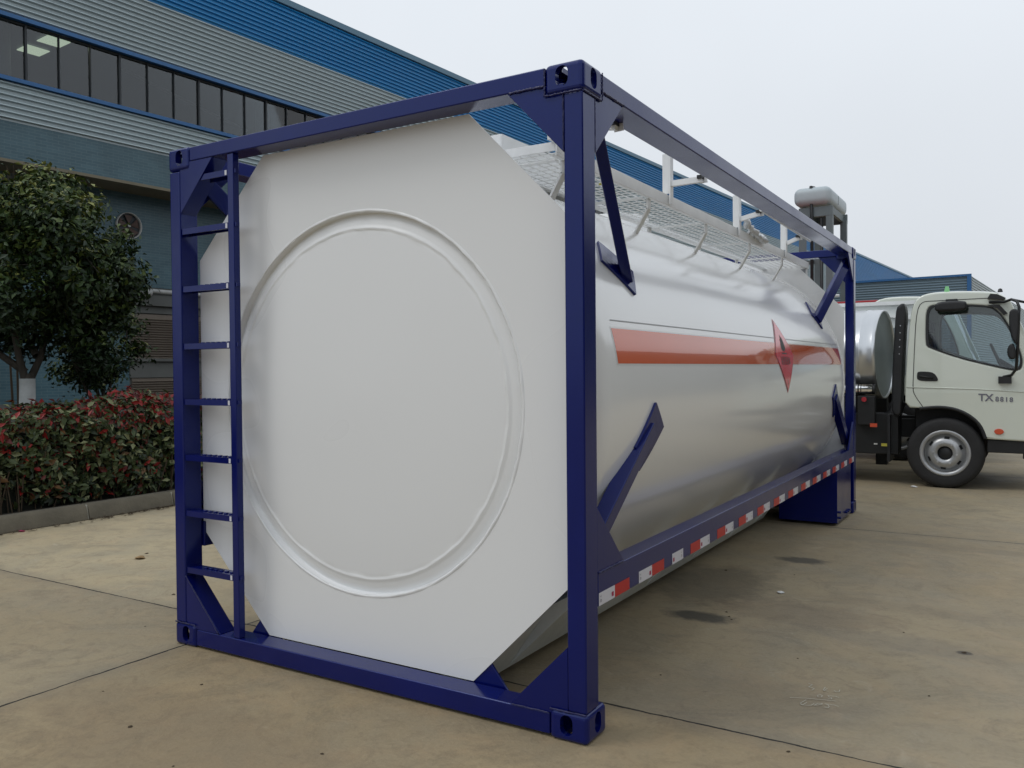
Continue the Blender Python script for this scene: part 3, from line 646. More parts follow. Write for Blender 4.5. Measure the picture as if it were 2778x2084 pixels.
for k, (yu, ax, az) in enumerate(((0.57, 2.33, 2.515), (2.017, 2.234, 2.566), (3.466, 2.190, 2.592), (4.924, 2.150, 2.603))):
    b = MB(); b.box(2.014, 2.022, yu-0.005, yu+0.045, 2.440, 2.742); b.box(1.972, 2.0135, yu-0.005, yu, 2.50, 2.742); b.box(1.972, 1.978, yu+0.0005, yu+0.045, 2.50, 2.742)
    b.beam((2.022, yu+0.02, 2.562), (ax-0.02, yu+0.02, az), 0.028, 0.034); b.box(ax-0.045, ax-0.015, yu-0.01, yu+0.05, az+0.002, az+0.022, 1)
    b.prism([(ax-0.04, az-0.02), (ax+0.005, az-0.018), (ax, az+0.022), (ax-0.04, az+0.018)], yu+0.037, yu+0.041, 'y')
    cpart(b, 'handrail_post', [M['walk'], M['black']], wk)
b = MB(); b.tube([(2.185, 3.45, 2.612), (2.15, 5.3, 2.618)], 0.013, 10); cpart(b, 'handrail_bar', M['walk'], wk)
b = MB(); b.box(1.535, 1.541, 0.86, 1.9, 2.466, 2.664); b.box(0.9, 1.5345, 0.86, 0.866, 2.466, 2.664); b.box(0.9, 1.5345, 1.894, 1.9, 2.466, 2.664); b.box(0.9, 1.5345, 0.867, 1.893, 2.466, 2.472); b.box(1.40, 1.5, 0.9, 1.85, 2.40, 2.4655)
cpart(b, 'spill_box', M['walk'], bevel=0.003)
b = MB(); b.lathe([(0.26, -0.08), (0.26, 0.10), (0.22, 0.11), (0.0001, 0.14)], (1.2, 3.0, 2.47), 'z', 32); cpart(b, 'manhole', M['walk'])
# things lying on / hanging from the walkway
pw = MB(); pts = []; rr = []
p0, p1 = Vector((2.03, 3.60, 2.565)), Vector((2.025, 4.20, 2.485))
for i in range(22): pts.append(p0.lerp(p1, i/21)+Vector((random.uniform(-.012, .012), 0, random.uniform(-.012, .012)-0.02*math.sin(i/21*3.14)))); rr.append(random.uniform(0.016, 0.034)*(0.5 if i in (0, 21) else 1))
pw.tube(pts, rr, 9); o = pw.build('plastic_wrap', M['film']); tag(o, 'crumpled strip of clear plastic film caught on the walkway rail', 'plastic film')
for v in o.data.vertices: v.co += Vector((random.uniform(-.006, .006),)*3)
ys = MB(); pts = [(1.86+0.02*math.cos(i*1.1), 1.36+i*0.012, 2.464+0.006*math.sin(i*1.7)) for i in range(16)]; ys.tube(pts, 0.006, 6)
tag(ys.build('yellow_strap', M['yellow']), 'short pale yellow strap lying on the white walkway grating', 'strap')

# ================================================================== TRUCKS
CAB = [(2.645, 0.947), (2.645, 1.181), (2.661, 1.527), (2.69, 1.957), (2.715, 2.145), (2.765, 2.25), (2.86, 2.30), (3.068, 2.312), (3.364, 2.30), (3.566, 2.278), (3.66, 2.236), (3.725, 2.132), (3.86, 1.785), (4.02, 1.38), (4.09, 1.05), (4.10, 0.62), (4.05, 0.575), (3.86, 0.582), (3.482, 0.596), (3.475, 0.612), (3.438, 0.719), (3.38, 0.801), (3.292, 0.874), (3.188, 0.922), (3.069, 0.946), (2.947, 0.947), (2.847, 0.938)]
WIN = [(2.901, 2.145), (2.962, 2.16), (3.306, 2.148), (3.509, 2.125), (3.58, 2.089), (3.651, 2.004), (3.715, 1.887), (3.778, 1.739), (3.827, 1.576), (3.844, 1.478), (3.827, 1.397), (3.779, 1.378), (3.581, 1.424), (3.218, 1.527), (2.901, 1.656), (2.867, 1.695), (2.867, 1.951), (2.874, 2.087)]
DOOR = [(3.60, 2.215), (2.916, 2.209), (2.84, 2.208), (2.786, 2.159), (2.759, 2.006), (2.744, 1.698), (2.734, 1.354), (2.728, 1.164), (2.747, 1.095), (2.84, 0.95)]
HANDLE = [(2.773, 1.353), (2.786, 1.376), (2.886, 1.375), (2.955, 1.358), (2.993, 1.301), (2.996, 1.267), (2.97, 1.259), (2.84, 1.262), (2.781, 1.276), (2.772, 1.302)]
def shrink(p, k):
    cx_ = sum(a for a, _ in p)/len(p); cz_ = sum(c for _, c in p)/len(p); return [(cx_+(a-cx_)*k, cz_+(c-cz_)*k) for a, c in p]
OX, OY = 3.068, 8.17
def wheel(tr, x, yf, r=0.415, dual=False, name='wheel'):
    wd = 0.22
    b = MB(); prof = [(0.27, 0.0), (0.30, -0.004), (0.36, -0.006), (0.395, 0.006), (0.408, 0.03), (r, 0.045)]
    for k in range(4): prof += [(r, 0.05+k*0.034), (r-0.012, 0.054+k*0.034), (r-0.012, 0.062+k*0.034), (r, 0.066+k*0.034)]
    prof += [(r, 0.195), (0.40, 0.21), (0.36, 0.226), (0.27, 0.22)]
    b.lathe(prof, (x, yf, r), 'y', 64); ty = b.build(name, M['rubber'], tr)
    b = MB(); b.lathe([(0.245, 0.10), (0.222, 0.02), (0.235, 0.0), (0.262, -0.008), (0.272, 0.0), (0.268, 0.06), (0.24, 0.12)], (x, yf, r), 'y', 64)
    b.lathe([(0.222, 0.06), (0.20, 0.055), (0.185, 0.03), (0.165, 0.0), (0.13, -0.012), (0.083, -0.014), (0.080, 0.02)], (x, yf, r), 'y', 64)
    b.build('rim', M['rim'], ty)
    b = MB(); b.lathe([(0.0001, 0.01), (0.05, 0.008), (0.082, 0.03)], (x, yf, r), 'y', 32); b.build('hub', M['black'], ty)
    for k in range(6):
        a = 2*math.pi*(k+0.4)/6
        # hand holes in the disc, dark
        q = [(x+rr_*math.cos(a+da), yf-0.0+dy, r+rr_*math.sin(a+da)) for rr_, da, dy in ((0.172, -0.16, 0.006), (0.196, -0.13, 0.045), (0.196, 0.13, 0.045), (0.172, 0.16, 0.006))]
        q = [(p[0], p[1]-0.006, p[2]) for p in q]; b = MB(); b.add(q, [(0, 1, 2, 3)]); b.build('hand_hole', M['black'], ty)
    for k in range(6):
        a = 2*math.pi*(k+0.9)/6; px_, pz_ = x+0.125*math.cos(a), r+0.125*math.sin(a); b = MB(); b.tube([(px_, yf-0.012, pz_), (px_, yf-0.034, pz_)], 0.013, 6); b.build('wheel_nut', M['alu'], ty)
def make_truck(label, with_tank=True, detail=True, paint='cab', group=None):
    tr = empty('tanker_truck' if with_tank else 'box_truck', (0, 0, 0), label=label, cat='truck', group=group)
    paint = M[paint]; W2 = 1.98
    win = chaikin(WIN, 1)
    for side in (0, 1):
        vs, fs = flat(chaikin(CAB, 1), [win], 0.05, 0.022, 3); b = MB(); yc = OY+0.025 if not side else OY+W2-0.025
        def tum(p, y): 
            d_ = max(0, p[2]-1.2)*0.05; return (p[0], y+(d_ if not side else -d_)+p[1], p[2])
        b.add([tum(p, yc) for p in vs], fs); b.build('side_panel', paint, tr)
        vs, fs = flat(shrink(win, 1.02), (), 0.004); b = MB(); yc2 = OY+0.030 if not side else OY+W2-0.030
        b.add([tum(p, yc2) for p in vs], fs); b.build('window', M['cabglass'], tr)
        vs, fs = flat(shrink(win, 1.004), [shrink(win, 0.955)], 0.012); b = MB(); yc3 = OY+0.006 if not side else OY+W2-0.006
        b.add([tum(p, yc3) for p in vs], fs); b.build('window_seal', M['black'], tr)
    # shell strip: roof, rear, front
    def strip(pts, y0, y1, name, m, th=0.03, smooth=True):
        b = MB(); n = len(pts); vs = []; fs = []
        ny = 10; 
        for j in range(ny+1):
            t_ = j/ny; 
            for p in pts:
                crown = 0.045*(1-(2*t_-1)**4) if p[1] > 2.0 else 0
                d_ = max(0, p[1]-1.2)*0.05; yv = y0+d_+(y1-y0-2*d_)*t_; vs.append((p[0], yv, p[1]+crown))
        for j in range(ny):
            for i in range(n-1): k = j*n+i; fs.append((k, k+1, k+n+1, k+n))
        b.add(vs, fs, 0, smooth); return b.build(name, m, tr, fix=False)
    ya, yb = OY+0.012, OY+W2-0.012
    strip(chaikin([(2.648, 1.0), (2.661, 1.527), (2.69, 1.957), (2.715, 2.145), (2.765, 2.245), (2.86, 2.293), (3.068, 2.305), (3.364, 2.293), (3.566, 2.271), (3.65, 2.232), (3.70, 2.17)], 2, False), ya, yb, 'roof', paint)
    strip([(3.70, 2.17), (3.862, 1.78), (4.0, 1.42)], ya+0.05, yb-0.05, 'windscreen', M['cabglass'])
    strip([(4.0, 1.42), (4.085, 1.1), (4.098, 0.6)], ya, yb, 'front_panel', paint)
    for yy_ in (OY+0.045, OY+W2-0.10):
        b = MB(); b.beam((3.70, yy_+0.03, 2.17), (4.0, yy_+0.01, 1.42), 0.07, 0.05); b.build('pillar', paint, tr)
    # bonnet-less interior
    b = MB(); b.box(2.70, 4.0, OY+0.06, OY+W2-0.06, 0.96, 1.0); b.box(3.72, 4.0, OY+0.06, OY+W2-0.06, 1.0, 1.36); b.box(2.67, 2.70, OY+0.06, OY+W2-0.06, 0.96, 1.58); b.build('interior_trim', M['black'], tr)
    for yy_ in (OY+0.28, OY+1.25):
        b = MB(); b.box(2.80, 3.25, yy_, yy_+0.5, 1.02, 1.32); b.beam((2.84, yy_+0.25, 1.3), (2.78, yy_+0.25, 1.86), 0.48, 0.11, (1, 0, 0)); b.box(2.74, 2.84, yy_+0.12, yy_+0.38, 1.88, 2.04); b.build('seat', M['seat'], tr, bevel=0.03)
    b = MB(); cen = Vector((3.60, OY+0.52, 1.50)); ax = Vector((0.85, 0, 0.35)).normalized(); u_ = Vector((0, 1, 0)); v_ = ax.cross(u_)
    b.tube([cen+(u_*math.cos(2*math.pi*k/28)+v_*math.sin(2*math.pi*k/28))*0.21 for k in range(29)], 0.014, 8, cap=False); b.tube([cen-u_*0.2, cen+u_*0.2], 0.015, 6); b.tube([cen, cen+ax*0.35-Vector((0, 0, .35))], 0.03, 8); b.build('steering_wheel', M['black'], tr)
    # wheels
    wheel(tr, 3.068, OY+0.02); wheel(tr, 3.068, OY+W2-0.24)
    wheel(tr, 0.0, OY+0.05); wheel(tr, 0.0, OY+W2-0.29)
    # chassis
    b = MB()
    for yy_ in (OY+0.55, OY+1.35): b.box(-1.4, 3.95, yy_, yy_+0.08, 0.55, 0.78)
    b.box(3.0, 3.14, OY+0.25, OY+W2-0.25, 0.32, 0.46); b.box(2.72, 3.9, OY+0.35, OY+1.6, 0.62, 0.93); b.box(1.5, 2.55, OY+0.16, OY+0.5, 0.36, 0.86)
    b.box(2.10, 2.30, OY+0.05, OY+0.16, 0.72, 1.08); b.box(3.85, 4.12, OY+0.05, OY+W2-0.05, 0.38, 0.57); b.box(3.50, 4.06, OY+0.03, OY+0.3, 0.44, 0.585)
    b.build('chassis', M['chassis'], tr, bevel=0.01)
    if detail:
        # wheel arch lip
        arc = chaikin([(2.80, 0.935), (2.947, 0.955), (3.069, 0.955), (3.188, 0.932), (3.292, 0.884), (3.385, 0.81), (3.445, 0.725), (3.485, 0.60)], 2, False)
        b = MB(); b.tube([(p[0], OY+0.01, p[1]) for p in arc], 0.022, 8); n = len(arc)
        b.add([(p[0], OY+0.01, p[1]-0.01) for p in arc]+[(p[0], OY+0.40, p[1]-0.01) for p in arc], [(i, i+1, n+i+1, n+i) for i in range(n-1)]); b.build('wheel_arch', M['black'], tr)
        d3 = chaikin(DOOR, 1, False); b = MB(); b.tube([(p[0], OY+max(0, p[1]-1.2)*0.05-0.0005, p[1]) for p in d3], 0.0045, 5); b.build('door_gap', M['gap'], tr)
        vs, fs = flat(chaikin(HANDLE, 1), (), 0.008, 0.003); b = MB(); b.add([(p[0], OY+p[1], p[2]) for p in vs], fs); hn = b.build('door_handle', M['black'], tr)
        b = MB(); b.tube([(2.80, OY-0.012, 1.318), (2.95, OY-0.018, 1.30)], 0.012, 8); b.build('pull', M['chassis'], hn)
        b = MB(); b.tube([(2.66, OY-0.001, 1.190), (3.365, OY-0.001, 1.172), (3.9, OY-0.001, 1.135)], 0.006, 8); b.build('belt_crease', paint, tr)
        # shaded mirror box / roof mirror over the window
        vs, fs = flat(chaikin([(2.97, 2.134), (2.985, 2.184), (3.068, 2.2), (3.276, 2.195), (3.301, 2.168), (3.298, 2.102), (3.262, 2.084), (3.008, 2.078), (2.973, 2.1)], 1), (), 0.10, 0.03, 3)
        b = MB(); b.add([(p[0], OY-0.10+p[1], p[2]-0.01) for p in vs], fs); b.box(3.08, 3.2, OY-0.06, OY+0.05, 2.17, 2.215); b.build('side_visor_mirror', M['black'], tr)
        vs, fs = flat(chaikin([(3.715, 2.022), (3.745, 2.061), (3.779, 2.06), (3.813, 2.034), (3.817, 1.955), (3.8, 1.701), (3.779, 1.669), (3.741, 1.734), (3.718, 1.863)], 1), (), 0.16, 0.02)
        b = MB(); b.add([(p[0], OY-0.22+p[1], p[2]) for p in vs], fs); vs, fs = flat(chaikin([(3.697, 1.607), (3.718, 1.671), (3.759, 1.686), (3.786, 1.605), (3.78, 1.51), (3.732, 1.503), (3.704, 1.543)], 1), (), 0.12, 0.02); b.add([(p[0], OY-0.21+p[1], p[2]) for p in vs], fs)
        b.tube([(3.52, OY+0.02, 2.165), (3.668, OY-0.05, 2.156), (3.737, OY-0.14, 2.175), (3.79, OY-0.2, 2.148), (3.812, OY-0.22, 2.084), (3.80, OY-0.22, 1.669), (3.785, OY-0.2, 1.40), (3.74, OY-0.06, 1.33), (3.66, OY, 1.31)], 0.016, 8)
        b.tube([(3.737, OY-0.14, 2.175), (3.86, OY-0.12, 2.14), (4.05, OY+0.1, 2.10)], 0.014, 8); b.box(3.61, 3.74, OY-0.05, OY+0.004, 1.235, 1.315); b.build('wing_mirror', M['black'], tr)
        b = MB(); b.prism([(3.50, 2.205), (3.53, 2.26), (3.60, 2.25), (3.68, 2.205), (3.67, 2.185)], OY-0.02, OY+0.05); b.prism([(3.50, 2.135), (3.62, 2.13), (3.70, 2.03), (3.66, 2.01), (3.60, 2.09)], OY-0.002, OY+0.04); b.build('roof_fitting', M['black'], tr); b = MB(); b.lathe([(0.0001, 0.045), (0.02, 0.035), (0.028, 0.0)], (3.62, OY+0.35, 2.30), 'z', 12); b.build('washer_nozzle', M['black'], tr)
        vs, fs = flat(chaikin([(3.564, 0.687), (3.59, 0.72), (3.645, 0.72), (3.672, 0.687), (3.645, 0.654), (3.59, 0.654)], 1), (), 0.02, 0.006); b = MB(); b.add([(p[0], OY-0.004+p[1], p[2]) for p in vs], fs); b.build('side_indicator', M['orangel'], tr)
        b = MB(); vs, fs = text_mesh('TX', 0.115, 0.002, 0.95, True); b.add([(3.486+p[0], OY-0.003-p[2], 1.070+p[1]-0.02*p[0]) for p in vs], fs); vs, fs = text_mesh('8818', 0.074, 0.002, 1.25, True); b.add([(3.668+p[0], OY-0.003-p[2], 1.052+p[1]-0.04*p[0]) for p in vs], fs); b.build('door_lettering', M['greyprint'], tr)
        # green roof marker
        b = MB(); b.prism([(3.022, 2.30), (3.045, 2.405), (3.08, 2.403), (3.098, 2.30)], OY+0.40, OY+0.44); b.build('roof_marker', M['green'], tr)
        # snorkel air intake
        vs, fs = flat(chaikin([(2.488, 0.857), (2.483, 1.034), (2.488, 1.318), (2.505, 1.636), (2.521, 1.971), (2.537, 2.147), (2.577, 2.189), (2.60, 2.20), (2.633, 2.195), (2.65, 2.05), (2.635, 1.879), (2.62, 1.616), (2.605, 1.265), (2.60, 1.001), (2.585, 0.824)], 1), (), 0.26, 0.03, 2)
        b = MB(); b.add([(p[0], OY+0.2+p[1], p[2]) for p in vs], fs)
        for k in range(5): b.tube([(2.585-k*0.003, OY+0.068, 1.93-k*0.085), (2.585-k*0.003, OY+0.062, 1.93-k*0.085)], 0.007, 6, mi=1)
        b.tube([(2.55, OY+0.25, 1.02), (2.50, OY+0.25, 0.86), (2.36, OY+0.24, 0.74), (2.2, OY+0.24, 0.62)], [0.085, 0.085, 0.08, 0.08], 12)
        b.build('air_intake', [M['black'], M['alu']], tr)
        b = MB(); b.box(2.44, 2.47, OY+0.05, OY+0.45, 0.28, 0.85); b.build('mud_flap', M['black'], tr)
        b = MB(); b.tube([(1.6, OY+0.13, 1.16), (2.265, OY+0.13, 1.16)], 0.064, 20); b.build('side_canister', M['chrome'], tr)
        b = MB(); b.tube([(2.2651, OY+0.13, 1.16), (2.30, OY+0.13, 1.16)], 0.062, 20); b.tube([(2.10, OY+0.13, 1.16), (2.114, OY+0.13, 1.16)], 0.067, 20); b.tube([(2.135, OY+0.13, 1.16), (2.143, OY+0.13, 1.16)], 0.067, 20); b.build('canister_cap', M['black'], tr)
        b = MB(); b.tube([(2.181, OY+0.045, 1.037), (2.181, OY+0.02, 1.037)], 0.03, 14); b.build('side_lamp', M['redl'], tr)
        b = MB(); b.box(2.25, 2.33, OY+0.02, OY+0.05, 0.70, 0.745); b.build('side_lamp', M['orangel'], tr)
        b = MB(); b.box(2.375, 2.44, OY+0.035, OY+0.045, 0.468, 0.502); b.build('yellow_label', M['yellow'], tr)
        b = MB(); b.box(2.275, 2.315, OY+0.15, OY+0.158, 0.475, 0.492); b.build('white_label', M['paper'], tr)
    if with_tank:
        # elliptical tank with a recessed, flanged end
        def ell(prof, seg=64):
            b = MB(); vs = []; fs = []
            for r_, x_ in prof:
                for k in range(seg): a = 2*math.pi*k/seg; vs.append((x_, OY+0.99+0.99*r_*math.cos(a), 1.60+0.585*r_*math.sin(a)))
            for i in range(len(prof)-1):
                for k in range(seg): k2 = (k+1) % seg; fs.append((i*seg+k, i*seg+k2, (i+1)*seg+k2, (i+1)*seg+k))
            b.add(vs, fs, 0, True); return b
        ell([(0.995, -1.6), (0.995, 2.10), (1.006, 2.115), (1.006, 2.13), (0.995, 2.14), (0.995, 2.26), (1.0, 2.30), (0.965, 2.305), (0.955, 2.28)]).build('tank_barrel', M['alu'], tr)
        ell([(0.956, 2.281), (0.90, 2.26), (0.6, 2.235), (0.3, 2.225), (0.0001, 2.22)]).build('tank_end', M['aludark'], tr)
        ell([(0.995, -1.6), (0.9, -1.65), (0.5, -1.72), (0.0001, -1.75)]).build('tank_end', M['alu'], tr)
        b = MB(); b.box(-1.4, 2.1, OY+0.4, OY+1.5, 0.79, 1.06); b.build('tank_cradle', M['chassis'], tr)
    return tr
t1 = make_truck('cream white cab tanker truck with polished tank, nearest truck on the right')
# second and third vehicles behind
def shift_truck(t_, dx, dy, sc=1.0):
    t_.scale = (sc, sc, sc); t_.location = (OX*(1-sc)+dx, OY*(1-sc)+dy, 0)
t2 = make_truck('white tanker truck seen behind and through the cab window of the nearest truck', True, False, 'cab')
shift_truck(t2, -0.86, 2.9, 1.08)
t3 = make_truck('red truck standing behind the white trucks, only its roof edge showing', False, False, 'redpaint')
b = MB(); b.box(-3.9, 2.5, OY, OY+2.1, 0.9, 2.50); b.build('cargo_box', M['redpaint'], t3, bevel=0.02)
shift_truck(t3, 0, 0, 1.25); t3.rotation_euler = (0, 0, math.pi); t3.location = (-4.15, 32.9, 0)
# grey tipping body between the trucks
tb = empty('tipper_body', (1.9, 10.45, 0), R(0), label='pale grey sheet steel tipper body rising behind the polished tank', cat='truck body')
b = MB(); b.prism([(-2.4, 1.30), (0.52, 1.30), (0.66, 2.10), (0.66, 2.33), (-2.4, 2.33)], 0.0, 0.04); b.build('side_board', M['skirt'], tb)
b = MB(); b.box(-2.42, 0.68, -0.04, 0.06, 2.331, 2.385); b.prism([(-2.4, 2.31), (-0.5, 2.31), (0.64, 2.13), (0.64, 2.10), (-0.5, 2.28), (-2.4, 2.28)], -0.045, -0.001); b.build('top_rim', M['walk'], tb)
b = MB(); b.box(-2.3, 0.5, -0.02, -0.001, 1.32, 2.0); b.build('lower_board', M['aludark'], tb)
for xl in (-2.2, 0.1):
    b = MB(); b.box(xl, xl+0.15, 0.0, 0.2, 0, 1.299); b.build('support_leg', M['chassis'], tb)
# guard rail behind the container
gr = empty('guard_rail', (1.0, 7.6, 0), label='white tubular guard rail behind the far end of the container', cat='railing')
b = MB(); b.tube([(-0.55, 0, 2.42), (0.62, 0, 2.42)], 0.018, 8); b.tube([(-0.55, 0, 2.28), (1.0, 0.0, 2.28)], 0.018, 8); b.build('rail', M['walk'], gr)
for x in (-0.5, 0.56): b = MB(); b.box(x-0.03, x+0.03, -0.02, 0.02, 0.0, 2.42); b.build('post', M['walk'], gr)
# ================================================================== LIFT TOWER WITH TANK
TS = 26.84/18.84
def T16(x, z): return (3.8468+(x-3.8468)*TS, 1.44+(z-1.44)*TS)
twr = empty('steel_tower', (-1.6, 24, 0), label='tall blue-grey steel tower frame behind the container', cat='tower')
tx0, tz0 = T16(-0.27, 4.91); tx1, tz1 = T16(0.36, 5.3)
def lx_(x): return x+1.6
b0, b1 = tx0, tx1
for (xx, yy_) in ((b0+0.05, 0), (b1-0.05, 0), (b0+0.15, 1.75), (b1+0.05, 1.75)):
    b = MB(); b.beam((lx_(xx), yy_, 0), (lx_(xx), yy_, tz0-0.25), 0.19, 0.19, (0, 1, 0)); b.build('column', M['steelgrey'], twr)
b = MB(); b.box(lx_(b0)-0.05, lx_(b1)+0.05, -0.10, 0.0, tz0-0.35, tz0-0.05); b.box(lx_(b0)-0.05, lx_(b1)+0.15, 1.76, 1.86, tz0-0.35, tz0-0.05); b.box(lx_(b1)-0.05, lx_(b1)+0.05, 0.005, 1.755, tz0-0.30, tz0-0.08); b.box(lx_(b0), lx_(b0)+0.1, 0.005, 1.755, tz0-0.30, tz0-0.08)
b.box(lx_(b0), lx_(b1), -0.04, 0.0-0.0, tz0-0.95, tz0-0.75) if False else None
b.build('top_beam', M['steelgrey'], twr, bevel=0.01)
for zz in (2.5, 4.6):
    b = MB(); b.box(lx_(b0), lx_(b1), -0.04, 0.04, zz, zz+0.12); b.build('cross_beam', M['steelgrey'], twr)
b = MB(); b.tube([(lx_(b0)+0.35, -0.12, 0), (lx_(b0)+0.35, -0.12, tz0-0.5), (lx_(b0)+0.33, -0.14, tz1+0.02), (lx_(b0)+0.33, 0.3, tz1+0.06)], 0.05, 10); b.tube([(lx_(b0)+0.62, -0.06, 0), (lx_(b0)+0.62, -0.06, tz0-0.4)], 0.05, 10); b.build('black_pipe', M['black'], twr)
rt = empty('roof_tank', (-1.6, 24, 0), label='pale grey rounded water tank on top of the steel tower', cat='tank')
def rbox(x0, x1, y0, y1, z0, z1, r, name, m, parent):
    b = MB(); b.box(x0, x1, y0, y1, z0, z1); o = b.build(name, m, parent); md = o.modifiers.new('bevel', 'BEVEL'); md.width = r; md.segments = 6; o.data.polygons.foreach_set('use_smooth', [True]*6); return o
rbox(lx_(b0)-0.18, lx_(b1)+0.02, -0.25, 2.6, tz0, tz1, 0.20, 'tank_body', M['tankgrey'], rt)
b = MB(); b.box(lx_(b0)-0.185, lx_(b1)+0.025, 0.98, 1.03, tz0+0.15, tz1-0.15); b.build('tank_band', M['steelgrey'], rt)
# ================================================================== unseen building added off frame, sized for its dark reflection in the tank
yb_ = empty('reflection_building', (20, 2, 0), label='unseen grey building added to give the glossy tank a dark reflection', cat='building')
b = MB(); b.box(0, 12, -25, 75, 0, 9.6); b.build('wall', M['concw'], yb_)
for k in range(14):
    b = MB(); b.box(-0.05, 0.0, -22+k*5.5, -18.5+k*5.5, 0.3, 4.4); b.build('door', M['steelgrey'], yb_)
b = MB(); b.prism([(-0.3, 9.61), (6, 11.2), (12.3, 9.61)], -25.5, 75.5); b.build('roof', M['bluetrim'], yb_)

# ================================================================== VEGETATION
def leaves(pos, nrm, size, mats, weights, name, parent=None, jitter=0.6, fold=0.25):
    n = len(pos); nrm = nrm+rng.normal(0, jitter, (n, 3)); nrm /= np.linalg.norm(nrm, axis=1)[:, None]
    t_ = rng.normal(0, 1, (n, 3)); t_ -= (t_*nrm).sum(1)[:, None]*nrm; t_ /= np.linalg.norm(t_, axis=1)[:, None]; s_ = np.cross(nrm, t_)
    sz = (size*rng.uniform(0.6, 1.25, n))[:, None]; wd = sz*rng.uniform(0.20, 0.27, (n, 1))
    base = pos-t_*sz*0.5; tip = pos+t_*sz*0.5-nrm*sz*0.1; Lv = pos+s_*wd+nrm*wd*fold*1.6; Rv = pos-s_*wd+nrm*wd*fold*1.6
    Lb = base*0.6+pos*0.4+s_*wd*0.8+nrm*wd*fold; 
    vs = np.stack([base, Lv, tip, Rv], 1).reshape(-1, 3)
    k = np.arange(n)*4; fs = np.stack([np.stack([k, k+1, k+2], 1), np.stack([k, k+2, k+3], 1)], 1).reshape(-1, 3)
    me = bpy.data.meshes.new(name); me.vertices.add(len(vs)); me.vertices.foreach_set('co', vs.ravel()); me.loops.add(fs.size); me.polygons.add(len(fs))
    me.loops.foreach_set('vertex_index', fs.ravel().astype(np.int32)); me.polygons.foreach_set('loop_start', (np.arange(len(fs))*3).astype(np.int32)); me.polygons.foreach_set('loop_total', np.full(len(fs), 3, np.int32))
    mi = np.repeat(weights, 2).astype(np.int32)
    for m in mats: me.materials.append(m)
    me.polygons.foreach_set('material_index', mi); me.update(); me.validate()
    o = bpy.data.objects.new(name, me); COL.objects.link(o); o.parent = parent; return o
# --- hedge
hx0, hx1, hy0, hy1 = -6.1, -4.32, -5.0, 16.0
hd = empty('hedge', (-5.2, 5, 0), label='red tipped clipped hedge behind the kerb in front of the factory', cat='hedge')
def htop(y, x): return 0.955+0.028*np.clip(y, -2, 8)+0.05*np.sin(y*2.1+x)+0.035*np.sin(y*5.3+x*3)
nf = 11000
yv = rng.uniform(-1.2, 6.5, nf); zv = rng.uniform(0, 1, nf)**0.85; xv = -4.34-rng.exponential(0.06, nf)+0.06*np.sin(yv*3.1)+0.05*np.sin(yv*7+zv*5)+0.05*np.sin(yv*17+zv*9)*np.sin(zv*19+yv*5)
T = htop(yv, -4.3); zz = 0.13+zv*(T-0.13); edge = np.clip((zz-(T-0.12))/0.12, 0, 1); xv -= edge**2*0.12; xv -= 0.10*np.clip((0.35-zz)/0.3, 0, 1)
P1 = np.stack([xv, yv, zz], 1); N1 = np.tile([[0.85, -0.1, 0.5]], (nf, 1))
nt2 = 10000; xt = rng.uniform(hx0, -4.38, nt2); yt_ = rng.uniform(-1.2, 7.5, nt2); zt = htop(yt_, xt)+rng.normal(0, 0.04, nt2)-rng.exponential(0.02, nt2)+0.07*np.maximum(0, np.sin(yt_*23+xt*17)*np.sin(xt*29-yt_*11))
P2 = np.stack([xt, yt_, zt], 1); N2 = np.tile([[0.3, -0.1, 0.95]], (nt2, 1))
P = np.vstack([P1, P2]); NN = np.vstack([N1, N2])
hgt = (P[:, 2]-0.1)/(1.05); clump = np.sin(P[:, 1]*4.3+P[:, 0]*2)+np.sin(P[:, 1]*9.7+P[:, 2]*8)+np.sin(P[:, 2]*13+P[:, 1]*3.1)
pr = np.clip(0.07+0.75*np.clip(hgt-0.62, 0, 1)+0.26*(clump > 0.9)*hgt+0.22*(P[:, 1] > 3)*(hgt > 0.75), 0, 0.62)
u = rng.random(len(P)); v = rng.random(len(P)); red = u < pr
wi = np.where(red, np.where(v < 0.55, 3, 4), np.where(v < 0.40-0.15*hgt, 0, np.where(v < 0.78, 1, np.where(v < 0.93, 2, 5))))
hm = [M['hleaf%d' % i] for i in range(6)]
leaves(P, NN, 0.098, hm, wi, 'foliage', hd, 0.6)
for o in hd.children: o.location = (-hd.location.x, -hd.location.y, 0)
b = MB(); b.box(-6.0+5.2, -4.50+5.2, -6-5, 16-5, 0.1, 0.86); b.build('shade_core', M['hcore'], hd)  # filler box, near-black to paint the shade between the leaves
b = MB()
for k in range(260):
    yy_ = random.uniform(-1.2, 6.4); xx = random.uniform(-4.6, -4.42); b.tube([(xx+5.2, yy_-5, 0.1), (xx+5.2+random.uniform(-.03, .08), yy_-5+random.uniform(-.1, .1), random.uniform(0.4, 0.9))], 0.006, 5, cap=False)
b.build('stems', M['twig'], hd)
